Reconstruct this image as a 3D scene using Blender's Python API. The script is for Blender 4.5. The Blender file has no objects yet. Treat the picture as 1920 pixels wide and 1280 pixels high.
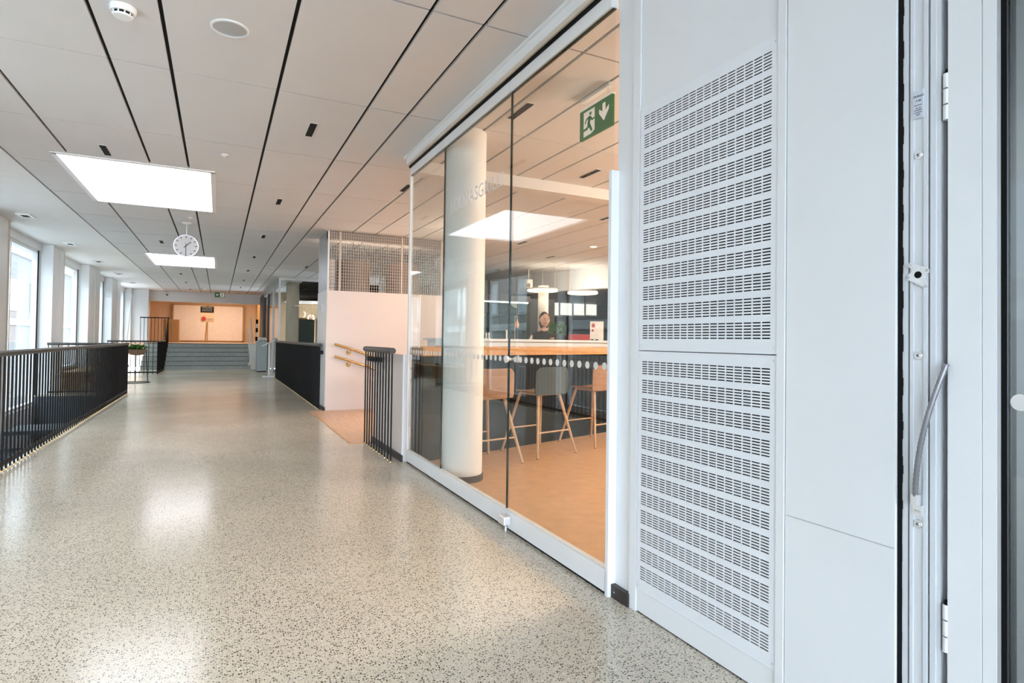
import bpy, bmesh, math, random
from mathutils import Vector, Matrix
random.seed(7)
C = bpy.context.scene.collection
SC = bpy.context.scene

# ------------------------------------------------------------------ camera
EYE = 1.2
th, pi_, ro = math.radians(26.58), math.radians(.96), math.radians(.77)
FPX = 1099.2
fw = Vector((math.sin(th)*math.cos(pi_), math.cos(th)*math.cos(pi_), math.sin(pi_)))
r0 = Vector((math.cos(th), -math.sin(th), 0)); u0 = r0.cross(fw)
rt = r0*math.cos(ro)+u0*math.sin(ro); up = -r0*math.sin(ro)+u0*math.cos(ro)
cam = bpy.data.cameras.new('camera'); co = bpy.data.objects.new('camera', cam); C.objects.link(co)
cam.sensor_width = 36; cam.lens = FPX*36/1920; cam.shift_y = -19.7/1920
cam.clip_start = .02; cam.clip_end = 300
co.matrix_world = Matrix(((rt.x, up.x, -fw.x, 0), (rt.y, up.y, -fw.y, 0), (rt.z, up.z, -fw.z, EYE), (0, 0, 0, 1)))
SC.camera = co

# ------------------------------------------------------------------ world, exposure
W = bpy.data.worlds.new('sky'); SC.world = W; W.use_nodes = True
bg = W.node_tree.nodes['Background']; bg.inputs[0].default_value = (.74, .87, 1, 1); bg.inputs[1].default_value = 7.2
SC.view_settings.view_transform = 'Standard'; SC.view_settings.look = 'None'
SC.view_settings.exposure = 1.14; SC.view_settings.gamma = 1
SC.view_settings.use_curve_mapping = False
SC.cycles.transparent_max_bounces = 24; SC.cycles.max_bounces = 8; SC.cycles.diffuse_bounces = 4; SC.cycles.glossy_bounces = 3
SC.cycles.caustics_reflective = False; SC.cycles.caustics_refractive = False
SKYLIGHT_E = 2.4
WARM = (1, .81, .64)

def area(name, loc, sx, sy, power, color, rot=(0, 0, 0), spread=math.pi):
    l = bpy.data.lights.new(name, 'AREA'); l.shape = 'RECTANGLE'; l.size = sx; l.size_y = sy
    l.energy = power; l.color = color; l.spread = spread
    o = bpy.data.objects.new(name, l); C.objects.link(o); o.location = loc; o.rotation_euler = rot
    return o

# ------------------------------------------------------------------ materials
def new_mat(name):
    m = bpy.data.materials.new(name); m.use_nodes = True
    nt = m.node_tree; b = nt.nodes['Principled BSDF']
    return m, nt, b
def N(nt, t, **kw):
    n = nt.nodes.new(t)
    for k, v in kw.items(): setattr(n, k, v)
    return n
def plain(name, col, rough=.5, metal=0, var=.04, scale=6, bump=.0, spec=.5, emit=None, es=0):
    m, nt, b = new_mat(name)
    b.inputs['Roughness'].default_value = rough; b.inputs['Metallic'].default_value = metal
    b.inputs['Specular IOR Level'].default_value = spec
    tc = N(nt, 'ShaderNodeTexCoord'); no = N(nt, 'ShaderNodeTexNoise'); no.inputs['Scale'].default_value = scale
    no.inputs['Detail'].default_value = 4
    nt.links.new(tc.outputs['Object'], no.inputs['Vector'])
    rp = N(nt, 'ShaderNodeValToRGB')
    rp.color_ramp.elements[0].position = .3; rp.color_ramp.elements[1].position = .7
    rp.color_ramp.elements[0].color = tuple(max(0, c*(1-var)) for c in col)+(1,)
    rp.color_ramp.elements[1].color = tuple(min(1, c*(1+var)) for c in col)+(1,)
    nt.links.new(no.outputs['Fac'], rp.inputs[0]); nt.links.new(rp.outputs[0], b.inputs['Base Color'])
    if bump:
        bp = N(nt, 'ShaderNodeBump'); bp.inputs['Strength'].default_value = bump; bp.inputs['Distance'].default_value = .002
        n2 = N(nt, 'ShaderNodeTexNoise'); n2.inputs['Scale'].default_value = scale*30
        nt.links.new(tc.outputs['Object'], n2.inputs['Vector']); nt.links.new(n2.outputs['Fac'], bp.inputs['Height'])
        nt.links.new(bp.outputs[0], b.inputs['Normal'])
    if emit:
        b.inputs['Emission Color'].default_value = emit+(1,); b.inputs['Emission Strength'].default_value = es
    return m
def emitter(name, col, s):
    m = bpy.data.materials.new(name); m.use_nodes = True; nt = m.node_tree; nt.nodes.clear()
    e = N(nt, 'ShaderNodeEmission'); e.inputs[0].default_value = col+(1,); e.inputs[1].default_value = s
    o = N(nt, 'ShaderNodeOutputMaterial'); nt.links.new(e.outputs[0], o.inputs[0]); return m
def glass(name, tint=(.97, .99, .98), rough=0.0, ior=1.43):
    m = bpy.data.materials.new(name); m.use_nodes = True; nt = m.node_tree; nt.nodes.clear()
    g = N(nt, 'ShaderNodeNewGeometry'); mx = N(nt, 'ShaderNodeMix'); mx.inputs[2].default_value = ior; mx.inputs[3].default_value = 1/ior
    nt.links.new(g.outputs['Backfacing'], mx.inputs[0])
    f = N(nt, 'ShaderNodeFresnel'); nt.links.new(mx.outputs[0], f.inputs['IOR'])
    t = N(nt, 'ShaderNodeBsdfTransparent'); t.inputs[0].default_value = tint+(1,)
    gl = N(nt, 'ShaderNodeBsdfGlossy'); gl.inputs['Roughness'].default_value = rough
    ms = N(nt, 'ShaderNodeMixShader'); nt.links.new(f.outputs[0], ms.inputs[0]); nt.links.new(t.outputs[0], ms.inputs[1]); nt.links.new(gl.outputs[0], ms.inputs[2])
    o = N(nt, 'ShaderNodeOutputMaterial'); nt.links.new(ms.outputs[0], o.inputs[0]); return m
def terrazzo(name, base, dark, light, scale=95, rough=.2, amount=.27):
    m, nt, b = new_mat(name); L = nt.links
    tc = N(nt, 'ShaderNodeTexCoord')
    warp = N(nt, 'ShaderNodeTexNoise'); warp.inputs['Scale'].default_value = scale*1.5
    L.new(tc.outputs['Object'], warp.inputs['Vector'])
    add = N(nt, 'ShaderNodeVectorMath', operation='MULTIPLY_ADD'); add.inputs[1].default_value = (.006,)*3
    L.new(warp.outputs['Color'], add.inputs[0]); L.new(tc.outputs['Object'], add.inputs[2])
    big = N(nt, 'ShaderNodeTexNoise'); big.inputs['Scale'].default_value = .9; big.inputs['Detail'].default_value = 5
    L.new(tc.outputs['Object'], big.inputs['Vector'])
    r0_ = N(nt, 'ShaderNodeValToRGB'); r0_.color_ramp.elements[0].position = .3; r0_.color_ramp.elements[1].position = .7
    r0_.color_ramp.elements[0].color = tuple(c*.9 for c in base)+(1,); r0_.color_ramp.elements[1].color = tuple(c*1.07 for c in base)+(1,)
    L.new(big.outputs['Fac'], r0_.inputs[0])
    last = r0_.outputs[0]
    for sc_, col, lo, dist in ((scale*.8, light, .28, .30), (scale, dark, amount, .36), (scale*1.9, dark, amount*.9, .34)):
        v = N(nt, 'ShaderNodeTexVoronoi'); v.inputs['Scale'].default_value = sc_
        L.new(add.outputs[0], v.inputs['Vector'])
        sep = N(nt, 'ShaderNodeSeparateColor'); L.new(v.outputs['Color'], sep.inputs[0])
        a = N(nt, 'ShaderNodeMath', operation='LESS_THAN'); a.inputs[1].default_value = lo; L.new(sep.outputs[0], a.inputs[0])
        d = N(nt, 'ShaderNodeMapRange'); d.inputs[1].default_value = dist+.06; d.inputs[2].default_value = dist-.04; L.new(v.outputs['Distance'], d.inputs[0])
        mu = N(nt, 'ShaderNodeMath', operation='MULTIPLY'); L.new(a.outputs[0], mu.inputs[0]); L.new(d.outputs[0], mu.inputs[1])
        mx = N(nt, 'ShaderNodeMix', data_type='RGBA'); mx.inputs[7].default_value = col+(1,)
        L.new(mu.outputs[0], mx.inputs[0]); L.new(last, mx.inputs[6]); last = mx.outputs[2]
    L.new(last, b.inputs['Base Color'])
    rr = N(nt, 'ShaderNodeMapRange'); rr.inputs[3].default_value = rough*.8; rr.inputs[4].default_value = rough*1.25
    L.new(big.outputs['Fac'], rr.inputs[0]); L.new(rr.outputs[0], b.inputs['Roughness'])
    return m
def wood(name, c1, c2, axis='X', rough=.4, scale=1):
    m, nt, b = new_mat(name); L = nt.links
    tc = N(nt, 'ShaderNodeTexCoord'); mp = N(nt, 'ShaderNodeMapping')
    s = [14*scale]*3; s['XYZ'.index(axis)] = 1.2*scale; mp.inputs['Scale'].default_value = s
    L.new(tc.outputs['Object'], mp.inputs[0])
    no = N(nt, 'ShaderNodeTexNoise'); no.inputs['Scale'].default_value = 2.2; no.inputs['Detail'].default_value = 8; no.inputs['Distortion'].default_value = .6
    L.new(mp.outputs[0], no.inputs['Vector'])
    r = N(nt, 'ShaderNodeValToRGB'); r.color_ramp.elements[0].position = .32; r.color_ramp.elements[1].position = .68
    r.color_ramp.elements[0].color = c1+(1,); r.color_ramp.elements[1].color = c2+(1,)
    L.new(no.outputs['Fac'], r.inputs[0]); L.new(r.outputs[0], b.inputs['Base Color']); b.inputs['Roughness'].default_value = rough
    return m
def brick_mat(name):
    m, nt, b = new_mat(name); L = nt.links
    tc = N(nt, 'ShaderNodeTexCoord'); mp = N(nt, 'ShaderNodeMapping'); mp.inputs['Rotation'].default_value = (math.pi/2, 0, math.pi/2)
    sx = N(nt, 'ShaderNodeSeparateXYZ'); cb = N(nt, 'ShaderNodeCombineXYZ')
    L.new(tc.outputs['Object'], sx.inputs[0]); L.new(sx.outputs[1], cb.inputs[0]); L.new(sx.outputs[2], cb.inputs[1])
    br = N(nt, 'ShaderNodeTexBrick'); br.inputs['Scale'].default_value = 3.2
    br.inputs['Color1'].default_value = (.068, .062, .06, 1); br.inputs['Color2'].default_value = (.082, .076, .073, 1); br.inputs['Mortar'].default_value = (.11, .105, .10, 1)
    L.new(cb.outputs[0], br.inputs['Vector']); L.new(br.outputs[0], b.inputs['Base Color']); b.inputs['Roughness'].default_value = .9
    return m

M = {}
M['wall'] = plain('white painted wall', (.78, .79, .80), .35, var=.015, scale=3)
M['plaster'] = plain('white plaster', (.80, .79, .77), .6, var=.02)
M['tile'] = plain('ceiling tile', (.665, .655, .655), .85, var=.02, scale=2, bump=.15)
M['black'] = plain('black joint', (.006, .006, .006), .6, spec=.12)
M['gap'] = plain('grey joint', (.012, .012, .012), .8)
M['metal_white'] = plain('white powder coated metal', (.80, .81, .82), .3, var=.015)
M['metal_panel'] = plain('white perforated sheet metal', (.79, .81, .84), .32, var=.012)
M['metal_grey'] = plain('grey anodised metal', (.55, .57, .60), .35, .7)
M['frame_metal'] = plain('pale grey aluminium', (.68, .70, .73), .35, var=.01)
M['groove'] = plain('dark grey rubber groove', (.12, .12, .14), .5)
M['conduit'] = plain('ribbed steel conduit', (.28, .28, .30), .35, .8)
M['steel'] = plain('brushed steel', (.80, .80, .81), .30, .6)
M['brass'] = plain('brass', (.60, .42, .20), .25, .95)
M['rail'] = plain('black steel bar', (.005, .0045, .005), .45, spec=.22)
M['handrail'] = plain('dark bronze handrail', (.042, .035, .031), .4)
M['skirting'] = plain('dark brown skirting', (.03, .024, .022), .45)
M['floor'] = terrazzo('terrazzo floor', (.72, .645, .52), (.020, .017, .014), (.86, .80, .69), 112, .17, .40)
M['step'] = terrazzo('terrazzo steps', (.34, .36, .33), (.03, .03, .03), (.5, .52, .48), 70, .35)
M['lino'] = plain('tan linoleum floor', (.62, .36, .19), .35, var=.10, scale=9)
M['oak'] = wood('pale oak', (.60, .36, .22), (.72, .47, .31), 'Y', .4)
M['oak_x'] = wood('oak veneer', (.55, .27, .10), (.68, .36, .15), 'X', .35)
M['stool'] = wood('stool plywood', (.30, .17, .10), (.38, .23, .14), 'X', .42)
M['leg'] = wood('stool leg oak', (.48, .30, .17), (.60, .40, .24), 'Z', .4)
M['teal'] = plain('blue grey shell', (.055, .085, .095), .5)
M['dark'] = plain('charcoal panel', (.006, .008, .009), .6, spec=.1)
M['dark2'] = plain('dark blue grey', (.05, .058, .07), .5)
M['brown'] = plain('dark brown soffit', (.10, .08, .07), .6)
M['warm_tint'] = plain('white plaster with lamp tint', (.75, .665, .63), .5, var=.012, scale=1.5)  # white paint with the glow of warm lamps put into its colour
M['glass'] = glass('clear glass')
M['glass_green'] = glass('greenish glass', (.74, .86, .82))
M['glass_edge'] = plain('dark green glass edge', (.006, .02, .015), .15)
M['frost'] = plain('frosted marker', (.72, .70, .68), .7)
M['sky_panel'] = emitter('daylight diffuser', (.93, .95, 1), SKYLIGHT_E)
M['pane'] = emitter('bright outdoor pane', (1, .98, .88), .5)
M['lamp_warm'] = emitter('warm lamp', (1, .80, .5), 3)
M['globe'] = emitter('fill lamp globe', (1, .72, .45), 3)
M['lamp_white'] = emitter('white lamp', (1, .9, .72), 6)
M['green'] = plain('exit sign green', (.014, .12, .035), .4, emit=(.01, .23, .045), es=.06)
M['sign_white'] = plain('exit sign white', (.75, .7, .66), .5, emit=(1, .92, .86), es=.1)
M['clock_face'] = plain('pale grey dial', (.58, .59, .61), .5)
M['brick'] = brick_mat('pale brick')
M['pale_band'] = plain('pale concrete band', (.16, .16, .158), .8)
M['win_far'] = plain('far window glass', (.06, .08, .085), .1)
M['ochre'] = wood('ochre plywood', (.38, .22, .08), (.46, .28, .11), 'Z', .5)
M['plywood'] = wood('birch panel', (.62, .44, .27), (.70, .51, .33), 'Z', .55)
M['canvas'] = plain('white canvas screen', (.80, .72, .65), .8, var=.03)
M['leafm'] = plain('green leaf', (.05, .14, .03), .5, var=.3)
M['terracotta'] = plain('brown clay', (.16, .09, .06), .7)
M['red'] = plain('red fabric', (.5, .05, .05), .7)
M['paper'] = plain('white paper', (.8, .78, .75), .8)
M['grey_box'] = plain('blue grey laminate', (.42, .47, .48), .4)
M['skin'] = plain('skin', (.62, .40, .30), .5)
M['hair'] = plain('dark hair', (.03, .02, .018), .5)
M['cloth_w'] = plain('pale grey knit', (.62, .60, .58), .9)
M['cloth_d'] = plain('dark apron', (.03, .035, .04), .8)
M['beige'] = plain('beige column', (.62, .53, .43), .6)
M['olive'] = plain('dark green board', (.035, .06, .055), .7)
M['pave'] = plain('grey paving', (.32, .31, .29), .8, var=.1)
M['street'] = plain('pale street', (.5, .5, .5), .8)
M['facade'] = plain('grey soffit', (.04, .038, .036), .7)
M['drum'] = plain('grey felt shade', (.27, .24, .22), .85)
M['wire'] = plain('pale beige wire', (.62, .54, .48), .4)
M['screw'] = plain('screw head', (.6, .6, .62), .3, .9)
M['print'] = plain('black print', (.03, .03, .05), .6)
M['label'] = plain('silver label', (.62, .66, .74), .45, .2)
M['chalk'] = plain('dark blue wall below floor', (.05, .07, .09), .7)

# ------------------------------------------------------------------ mesh helpers
class MB:
    def __init__(s): s.v = []; s.f = []
    def box(s, x0, x1, y0, y1, z0, z1):
        n = len(s.v)
        s.v += [(x, y, z) for z in (z0, z1) for y in (y0, y1) for x in (x0, x1)]
        s.f += [tuple(n+i for i in q) for q in ((0, 2, 3, 1), (4, 5, 7, 6), (0, 1, 5, 4), (2, 6, 7, 3), (0, 4, 6, 2), (1, 3, 7, 5))]
        return s
    def hexa(s, pts):
        n = len(s.v); s.v += [tuple(p) for p in pts]
        s.f += [tuple(n+i for i in q) for q in ((0, 3, 2, 1), (4, 5, 6, 7), (0, 1, 5, 4), (1, 2, 6, 5), (2, 3, 7, 6), (3, 0, 4, 7))]
        return s
    def prism(s, pts, d):
        """planar polygon pts (3D) extruded by vector d"""
        n = len(s.v); k = len(pts); d = Vector(d)
        s.v += [tuple(p) for p in pts]+[tuple(Vector(p)+d) for p in pts]
        s.f += [tuple(n+i for i in range(k))[::-1], tuple(n+k+i for i in range(k))]
        s.f += [(n+i, n+(i+1) % k, n+k+(i+1) % k, n+k+i) for i in range(k)]
        return s
    def cyl(s, p0, p1, ra, rb=None, seg=12, cap=True):
        p0 = Vector(p0); p1 = Vector(p1); rb = ra if rb is None else rb
        d = (p1-p0).normalized(); a = d.orthogonal().normalized(); b = d.cross(a); n = len(s.v)
        for p, r in ((p0, ra), (p1, rb)):
            for i in range(seg):
                t = 2*math.pi*i/seg; s.v.append(tuple(p+a*(r*math.cos(t))+b*(r*math.sin(t))))
        for i in range(seg):
            j = (i+1) % seg; s.f.append((n+i, n+j, n+seg+j, n+seg+i))
        if cap: s.f += [tuple(n+i for i in range(seg))[::-1], tuple(n+seg+i for i in range(seg))]
        return s
    def tube(s, pts, r, seg=8):
        pts = [Vector(p) for p in pts]; n = len(s.v); prev = None; k = len(pts)
        for i, p in enumerate(pts):
            d = (pts[min(i+1, k-1)]-pts[max(i-1, 0)]).normalized()
            a = d.orthogonal().normalized() if prev is None else (prev-d*prev.dot(d)).normalized()
            prev = a; b = d.cross(a)
            rr = r[i] if isinstance(r, (list, tuple)) else r
            for q in range(seg):
                t = 2*math.pi*q/seg; s.v.append(tuple(p+a*(rr*math.cos(t))+b*(rr*math.sin(t))))
        for i in range(k-1):
            for q in range(seg):
                j = (q+1) % seg; s.f.append((n+i*seg+q, n+i*seg+j, n+(i+1)*seg+j, n+(i+1)*seg+q))
        s.f += [tuple(n+q for q in range(seg))[::-1], tuple(n+(k-1)*seg+q for q in range(seg))]
        return s
    def lathe(s, prof, c=(0, 0, 0), seg=24):
        n = len(s.v); k = len(prof)
        for r, z in prof:
            for i in range(seg):
                t = 2*math.pi*i/seg; s.v.append((c[0]+r*math.cos(t), c[1]+r*math.sin(t), c[2]+z))
        for a in range(k-1):
            for i in range(seg):
                j = (i+1) % seg; s.f.append((n+a*seg+i, n+a*seg+j, n+(a+1)*seg+j, n+(a+1)*seg+i))
        s.f += [tuple(n+i for i in range(seg))[::-1], tuple(n+(k-1)*seg+i for i in range(seg))]
        return s
    def torus(s, c, R, r, seg=40, ts=8, ax='Z'):
        n = len(s.v)
        for i in range(seg):
            a = 2*math.pi*i/seg
            for j in range(ts):
                b = 2*math.pi*j/ts; q = R+r*math.cos(b); s.v.append((c[0]+q*math.cos(a), c[1]+q*math.sin(a), c[2]+r*math.sin(b)))
        for i in range(seg):
            for j in range(ts):
                s.f.append((n+i*ts+j, n+((i+1) % seg)*ts+j, n+((i+1) % seg)*ts+(j+1) % ts, n+i*ts+(j+1) % ts))
        return s
    def mesh(s, name, mat, smooth=False):
        me = bpy.data.meshes.new(name); me.from_pydata(s.v, [], s.f); me.update()
        bm = bmesh.new(); bm.from_mesh(me); bmesh.ops.recalc_face_normals(bm, faces=bm.faces); bm.to_mesh(me); bm.free()
        me.materials.append(M[mat] if isinstance(mat, str) else mat)
        if smooth:
            for p in me.polygons: p.use_smooth = True
            try: me.set_sharp_from_angle(angle=math.radians(40))
            except Exception: pass
        return me
    def build(s, name, mat, parent=None, smooth=False, loc=None):
        o = link(name, s.mesh(name, mat, smooth), parent)
        if loc is not None: o.location = loc
        elif parent is not None: o.location = -world_loc(parent)
        return o
def world_loc(p):
    v = Vector(p.location)
    return v+world_loc(p.parent) if p.parent else v
def link(name, data, parent=None):
    o = bpy.data.objects.new(name, data); C.objects.link(o)
    if parent is not None: o.parent = parent
    return o
def thing(name, label, cat, loc=(0, 0, 0), group=None, rz=0):
    o = bpy.data.objects.new(name, None); C.objects.link(o); o.location = loc; o.rotation_euler.z = rz; o.empty_display_size = .05
    return tag(o, label, cat, group)
def tag(o, label, cat, group=None):
    o['label'] = label; o['category'] = cat
    if group: o['group'] = group
    return o
def struct(o, label=None):
    o['kind'] = 'structure'
    if label: o['label'] = label
    return o
def part(me, name, parent, loc):
    o = link(name, me, parent); o.location = loc; return o
def text_mesh(name, s, size, mat, extrude=.0006, font_shear=0, space=1):
    cu = bpy.data.curves.new(name, 'FONT'); cu.body = s; cu.size = size; cu.extrude = extrude; cu.shear = font_shear; cu.space_character = space
    o = bpy.data.objects.new(name, cu); C.objects.link(o)
    bpy.context.view_layer.update()
    me = bpy.data.meshes.new_from_object(o.evaluated_get(bpy.context.evaluated_depsgraph_get()))
    bpy.data.objects.remove(o); me.materials.clear(); me.materials.append(M[mat]); me.name = name
    return me

CEIL = 3.0
# ================================================================== SETTING
# ---- floors
f = MB()
f.box(-1.72, 1.62, .9, 24.1, -.25, 0); f.box(1.62, 1.712, .9, 5.66, -.25, 0); f.box(-3.24, -1.72, .9, 4.2, -.25, 0); f.box(-3.24, -1.72, 14.5, 24.1, -.25, 0)
f.box(1.62, 8, 11.05, 24.1, -.25, 0)
struct(f.build('floor', 'floor'), 'speckled beige terrazzo floor of the corridor')
f = MB(); f.box(1.712, 4.0, .99, 7.0, -.25, 0); f.box(4.0, 13, .95, 17.2, -.25, 0)
struct(f.build('floor', 'lino'), 'tan linoleum floor behind the glass partition')
f = MB(); f.box(-40, 60, -40, .9, -.3, -.01); f.box(1.72, 60, -40, .93, -.3, -.012)
struct(f.build('floor', 'pave'), 'grey paving outside the entrance')
struct(MB().box(-60, -3.5, .9, 80, -4.3, -4.0).build('floor', 'street'), 'pale street surface outside the left windows')
f = MB(); f.box(-1.72, 1.35, 25.6, 31.5, .5, .94); f.box(-3.4, -1.72, 25.6, 31.5, .5, .94); f.box(1.35, 2.2, 25.6, 31.5, .5, .94)
struct(f.build('floor', 'oak'), 'wooden floor of the raised platform at the far end')
# lower level under the openings
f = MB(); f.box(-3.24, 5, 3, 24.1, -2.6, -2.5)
struct(f.build('floor', 'chalk'), 'lower level floor seen through the stair openings')

# ---- left stairwell lining
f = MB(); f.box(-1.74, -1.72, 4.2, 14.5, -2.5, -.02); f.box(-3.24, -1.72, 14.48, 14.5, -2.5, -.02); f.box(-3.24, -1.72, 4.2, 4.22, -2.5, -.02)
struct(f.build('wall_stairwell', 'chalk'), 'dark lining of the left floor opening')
f = MB(); f.box(-3.30, -3.24, 4.2, 14.5, -2.5, -.2)
struct(f.build('wall_under_window', 'wall'), 'white wall below the windows in the floor opening')
f = MB()
for k in range(9): f.box(-3.2, -1.76, 13.9-.28*k-.30, 13.9-.28*k, -.17*(k+1)-.05, -.17*(k+1))
st = thing('descending_stair', 'dark stair going down behind the near left railing', 'stairs', (-2.5, 12.5, -2.5))
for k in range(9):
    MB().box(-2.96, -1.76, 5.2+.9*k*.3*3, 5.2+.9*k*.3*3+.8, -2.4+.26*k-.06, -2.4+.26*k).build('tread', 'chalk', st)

# ---- ceiling: tiles as own pieces, black long joints, thin cross joints
LONG = [-1.916, -1.375, -.673, -.320, .352, 1.008, 1.326, 2.0, 2.385, 2.88, 3.19, 3.86, 4.52, 5.18, 5.84, 6.5, 7.16, 7.82, 8.48]
CROSS = [1.54+1.511*k for k in range(0, 18)]
SKY = [(-1.50, -.085, 7.17, 9.47), (-1.475, -.095, 14.85, 17.2)]
ceil = struct(MB().box(-1.93, 13, .9, 27.3, CEIL+.045, CEIL+.25).build('ceiling', 'gap'), 'suspended ceiling of pale square tiles with black joints')
jl = MB()
for x in LONG[:-1]: jl.box(x-.02, x+.02, .95, 27.2, CEIL+.02, CEIL+.044)
jl.build('joint_rail', 'black', ceil)['kind'] = 'stuff'
def tile(x0, x1, y0, y1):
    xs = [x0, x1]; ys = [y0, y1]
    holes = [h for h in SKY if h[0]-.02 < x1 and h[1]+.02 > x0 and h[2]-.02 < y1 and h[3]+.02 > y0]
    for h in holes:
        for q in (h[0]-.02, h[1]+.02):
            if x0 < q < x1: xs.append(q)
        for q in (h[2]-.02, h[3]+.02):
            if y0 < q < y1: ys.append(q)
    xs.sort(); ys.sort(); mb = MB(); n = 0
    for a, b in zip(xs, xs[1:]):
        for c, d in zip(ys, ys[1:]):
            mx, my = (a+b)/2, (c+d)/2
            if any(h[0]-.02 < mx < h[1]+.02 and h[2]-.02 < my < h[3]+.02 for h in holes): continue
            mb.box(a, b, c, d, CEIL, CEIL+.02); n += 1
    return mb if n else None
mcache = {}
for i, (xa, xb) in enumerate(zip(LONG, LONG[1:])):
    for j, (ya, yb) in enumerate(zip(CROSS, CROSS[1:])):
        if xa > 1.3 and ya > 19 and xa > 2.3: continue
        g = .0115; c = .006 if j > 1 else .007
        x0 = xa+g; x1 = xb-g; y0 = ya+c; y1 = yb-c
        if xa == 1.326 and 3.0 < ya < 5: x1 = xb-g
        mb = tile(x0, x1, y0, y1)
        if mb is None: continue
        if len(mb.v) == 8 and not any(h[0]-.02 < x1 and h[1]+.02 > x0 and h[2]-.02 < y1 and h[3]+.02 > y0 for h in SKY):
            key = (i,)
            if key not in mcache: mcache[key] = MB().box(0, x1-x0, 0, y1-y0, 0, .02).mesh('ceiling_tile', 'tile')
            part(mcache[key], 'ceiling_tile', ceil, (x0, y0, CEIL))
        else: mb.build('ceiling_tile', 'tile', ceil)
    # first tile row at the entrance
    part(MB().box(0, xb-xa-.023, 0, CROSS[0]-.95-.004, 0, .02).mesh('ceiling_tile', 'tile'), 'ceiling_tile', ceil, (xa+.0115, .95, CEIL))
# last partial row to the far beam
yl = CROSS[-1]
for xa, xb in zip(LONG[:7], LONG[1:7]):
    if 27.2-yl > .05: part(MB().box(0, xb-xa-.023, 0, 27.2-yl, 0, .02).mesh('ceiling_tile', 'tile'), 'ceiling_tile', ceil, (xa+.0115, yl+.002, CEIL))
# plain strip along windows
struct(MB().box(-3.5, -1.93, .9, 27.2, CEIL+.004, CEIL+.25).build('ceiling', 'plaster'), 'smooth white ceiling strip above the windows')
struct(MB().box(-3.6, 14, .9, 32, CEIL+.26, CEIL+.4).build('roof_slab', 'plaster'), 'roof slab above the ceiling')

# ---- skylights
for k, (x0, x1, y0, y1) in enumerate(SKY):
    s = thing('skylight', ['large glowing white rectangular skylight nearest the viewer, in front of the clock',
                           'smaller looking glowing white skylight farther down the ceiling, behind the clock'][k], 'skylight', ((x0+x1)/2, (y0+y1)/2, CEIL))
    fr = MB(); w = .028
    fr.box(x0-.02, x1+.02, y0-.02, y0+w, CEIL-.012, CEIL+.03); fr.box(x0-.02, x1+.02, y1-w, y1+.02, CEIL-.012, CEIL+.03)
    fr.box(x0-.02, x0+w, y0, y1, CEIL-.012, CEIL+.03); fr.box(x1-w, x1+.02, y0, y1, CEIL-.012, CEIL+.03)
    fr.build('frame', 'metal_white', s)
    MB().box(x0+.01, x1-.01, y0+.01, y1-.01, CEIL+.016, CEIL+.03).build('diffuser', 'sky_panel', s)

# ---- far beam, side and back walls of the platform
struct(MB().box(-3.4, 1.6, 27.2, 27.5, 2.6, CEIL+.25).build('wall_beam', 'wall'), 'white beam across the far end of the corridor')
b = MB(); b.box(-3.4, 2.4, 31.5, 31.7, .5, 3.3)
struct(b.build('wall_back', 'plywood'), 'warm lit plywood back wall of the platform')
struct(MB().box(-3.5, -3.3, 27.2, 31.6, .5, 3.3).build('wall_platform_left', 'plywood'), 'side wall of the platform')
struct(MB().box(1.62, 1.8, 27, 31.6, .5, 3.3).build('wall_platform_right', 'ochre'), 'right side wall of the platform')
struct(MB().box(-3.4, 2.4, 27.5, 31.6, 3.25, 3.3).build('ceiling', 'plywood'), 'ceiling over the platform')
struct(MB().box(-3.4, -2.45, 26.6, 27.2, 0, CEIL).build('wall_end_left', 'wall'), 'white pier at the far end left of the steps')

# ---- left window wall
wl = struct(MB().box(-3.45, -3.2, .9, 27.2, 2.86, CEIL+.02).build('wall_left', 'wall'), 'white window wall head on the left')
MB().box(-3.45, -3.2, .9, 15.2, -2.5, -.18).build('wall_lower_band', 'wall', wl)
MB().box(-3.45, -3.2, 15.2, 27.2, -.2, .40).build('wall_lower_band', 'ochre', wl)
PIL = [(.95, 1.9), (4.2, 8.0), (10.6, 12.0), (14.65, 15.75), (18.3, 20.0), (21.95, 23.85), (26.4, 27.2)]
for k, (a, b_) in enumerate(PIL):
    p = struct(MB().box(-3.34, -3.0, a, b_-.18, 0 if a < 1 else -2.5 if a < 14 else -.2, CEIL).build('wall_pier', 'wall'), 'white window pier')
    MB().box(-3.30, -3.02, b_-.18, b_, -2.5 if a < 14 else -.2, CEIL).build('pier_edge', 'beige', p)
    MB().box(-3.0, -2.985, (a+b_)/2-.03, (a+b_)/2+.0, 0, CEIL).build('pier_seam_trim', 'metal_white', p)
for k, ((a0, a1), (b0, b1)) in enumerate(zip(PIL, PIL[1:])):
    y0, y1 = a1, b0; zb = -.18 if y0 < 14 else .40
    w = struct(MB().box(-3.31, -3.23, y0, y1, zb-.03, zb+.06).build('window_%d' % (k+1), 'metal_white'), 'tall window between white piers')
    q = MB(); q.box(-3.31, -3.23, y0, y0+.06, zb, 2.86); q.box(-3.31, -3.23, y1-.10, y1, zb, 2.86); q.box(-3.31, -3.23, y0, y1, 2.80, 2.86)
    q.box(-3.30, -3.25, y0+.95, y0+1.0, zb, 2.8); q.build('window_frame', 'metal_white', w)
    MB().box(-3.232, -3.222, y1-.09, y1-.03, zb+.06, 2.86).build('frame_gasket', 'black', w)
    MB().box(-3.285, -3.275, y0+.05, y1-.09, zb+.05, 2.81).build('pane', 'glass', w)

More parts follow.
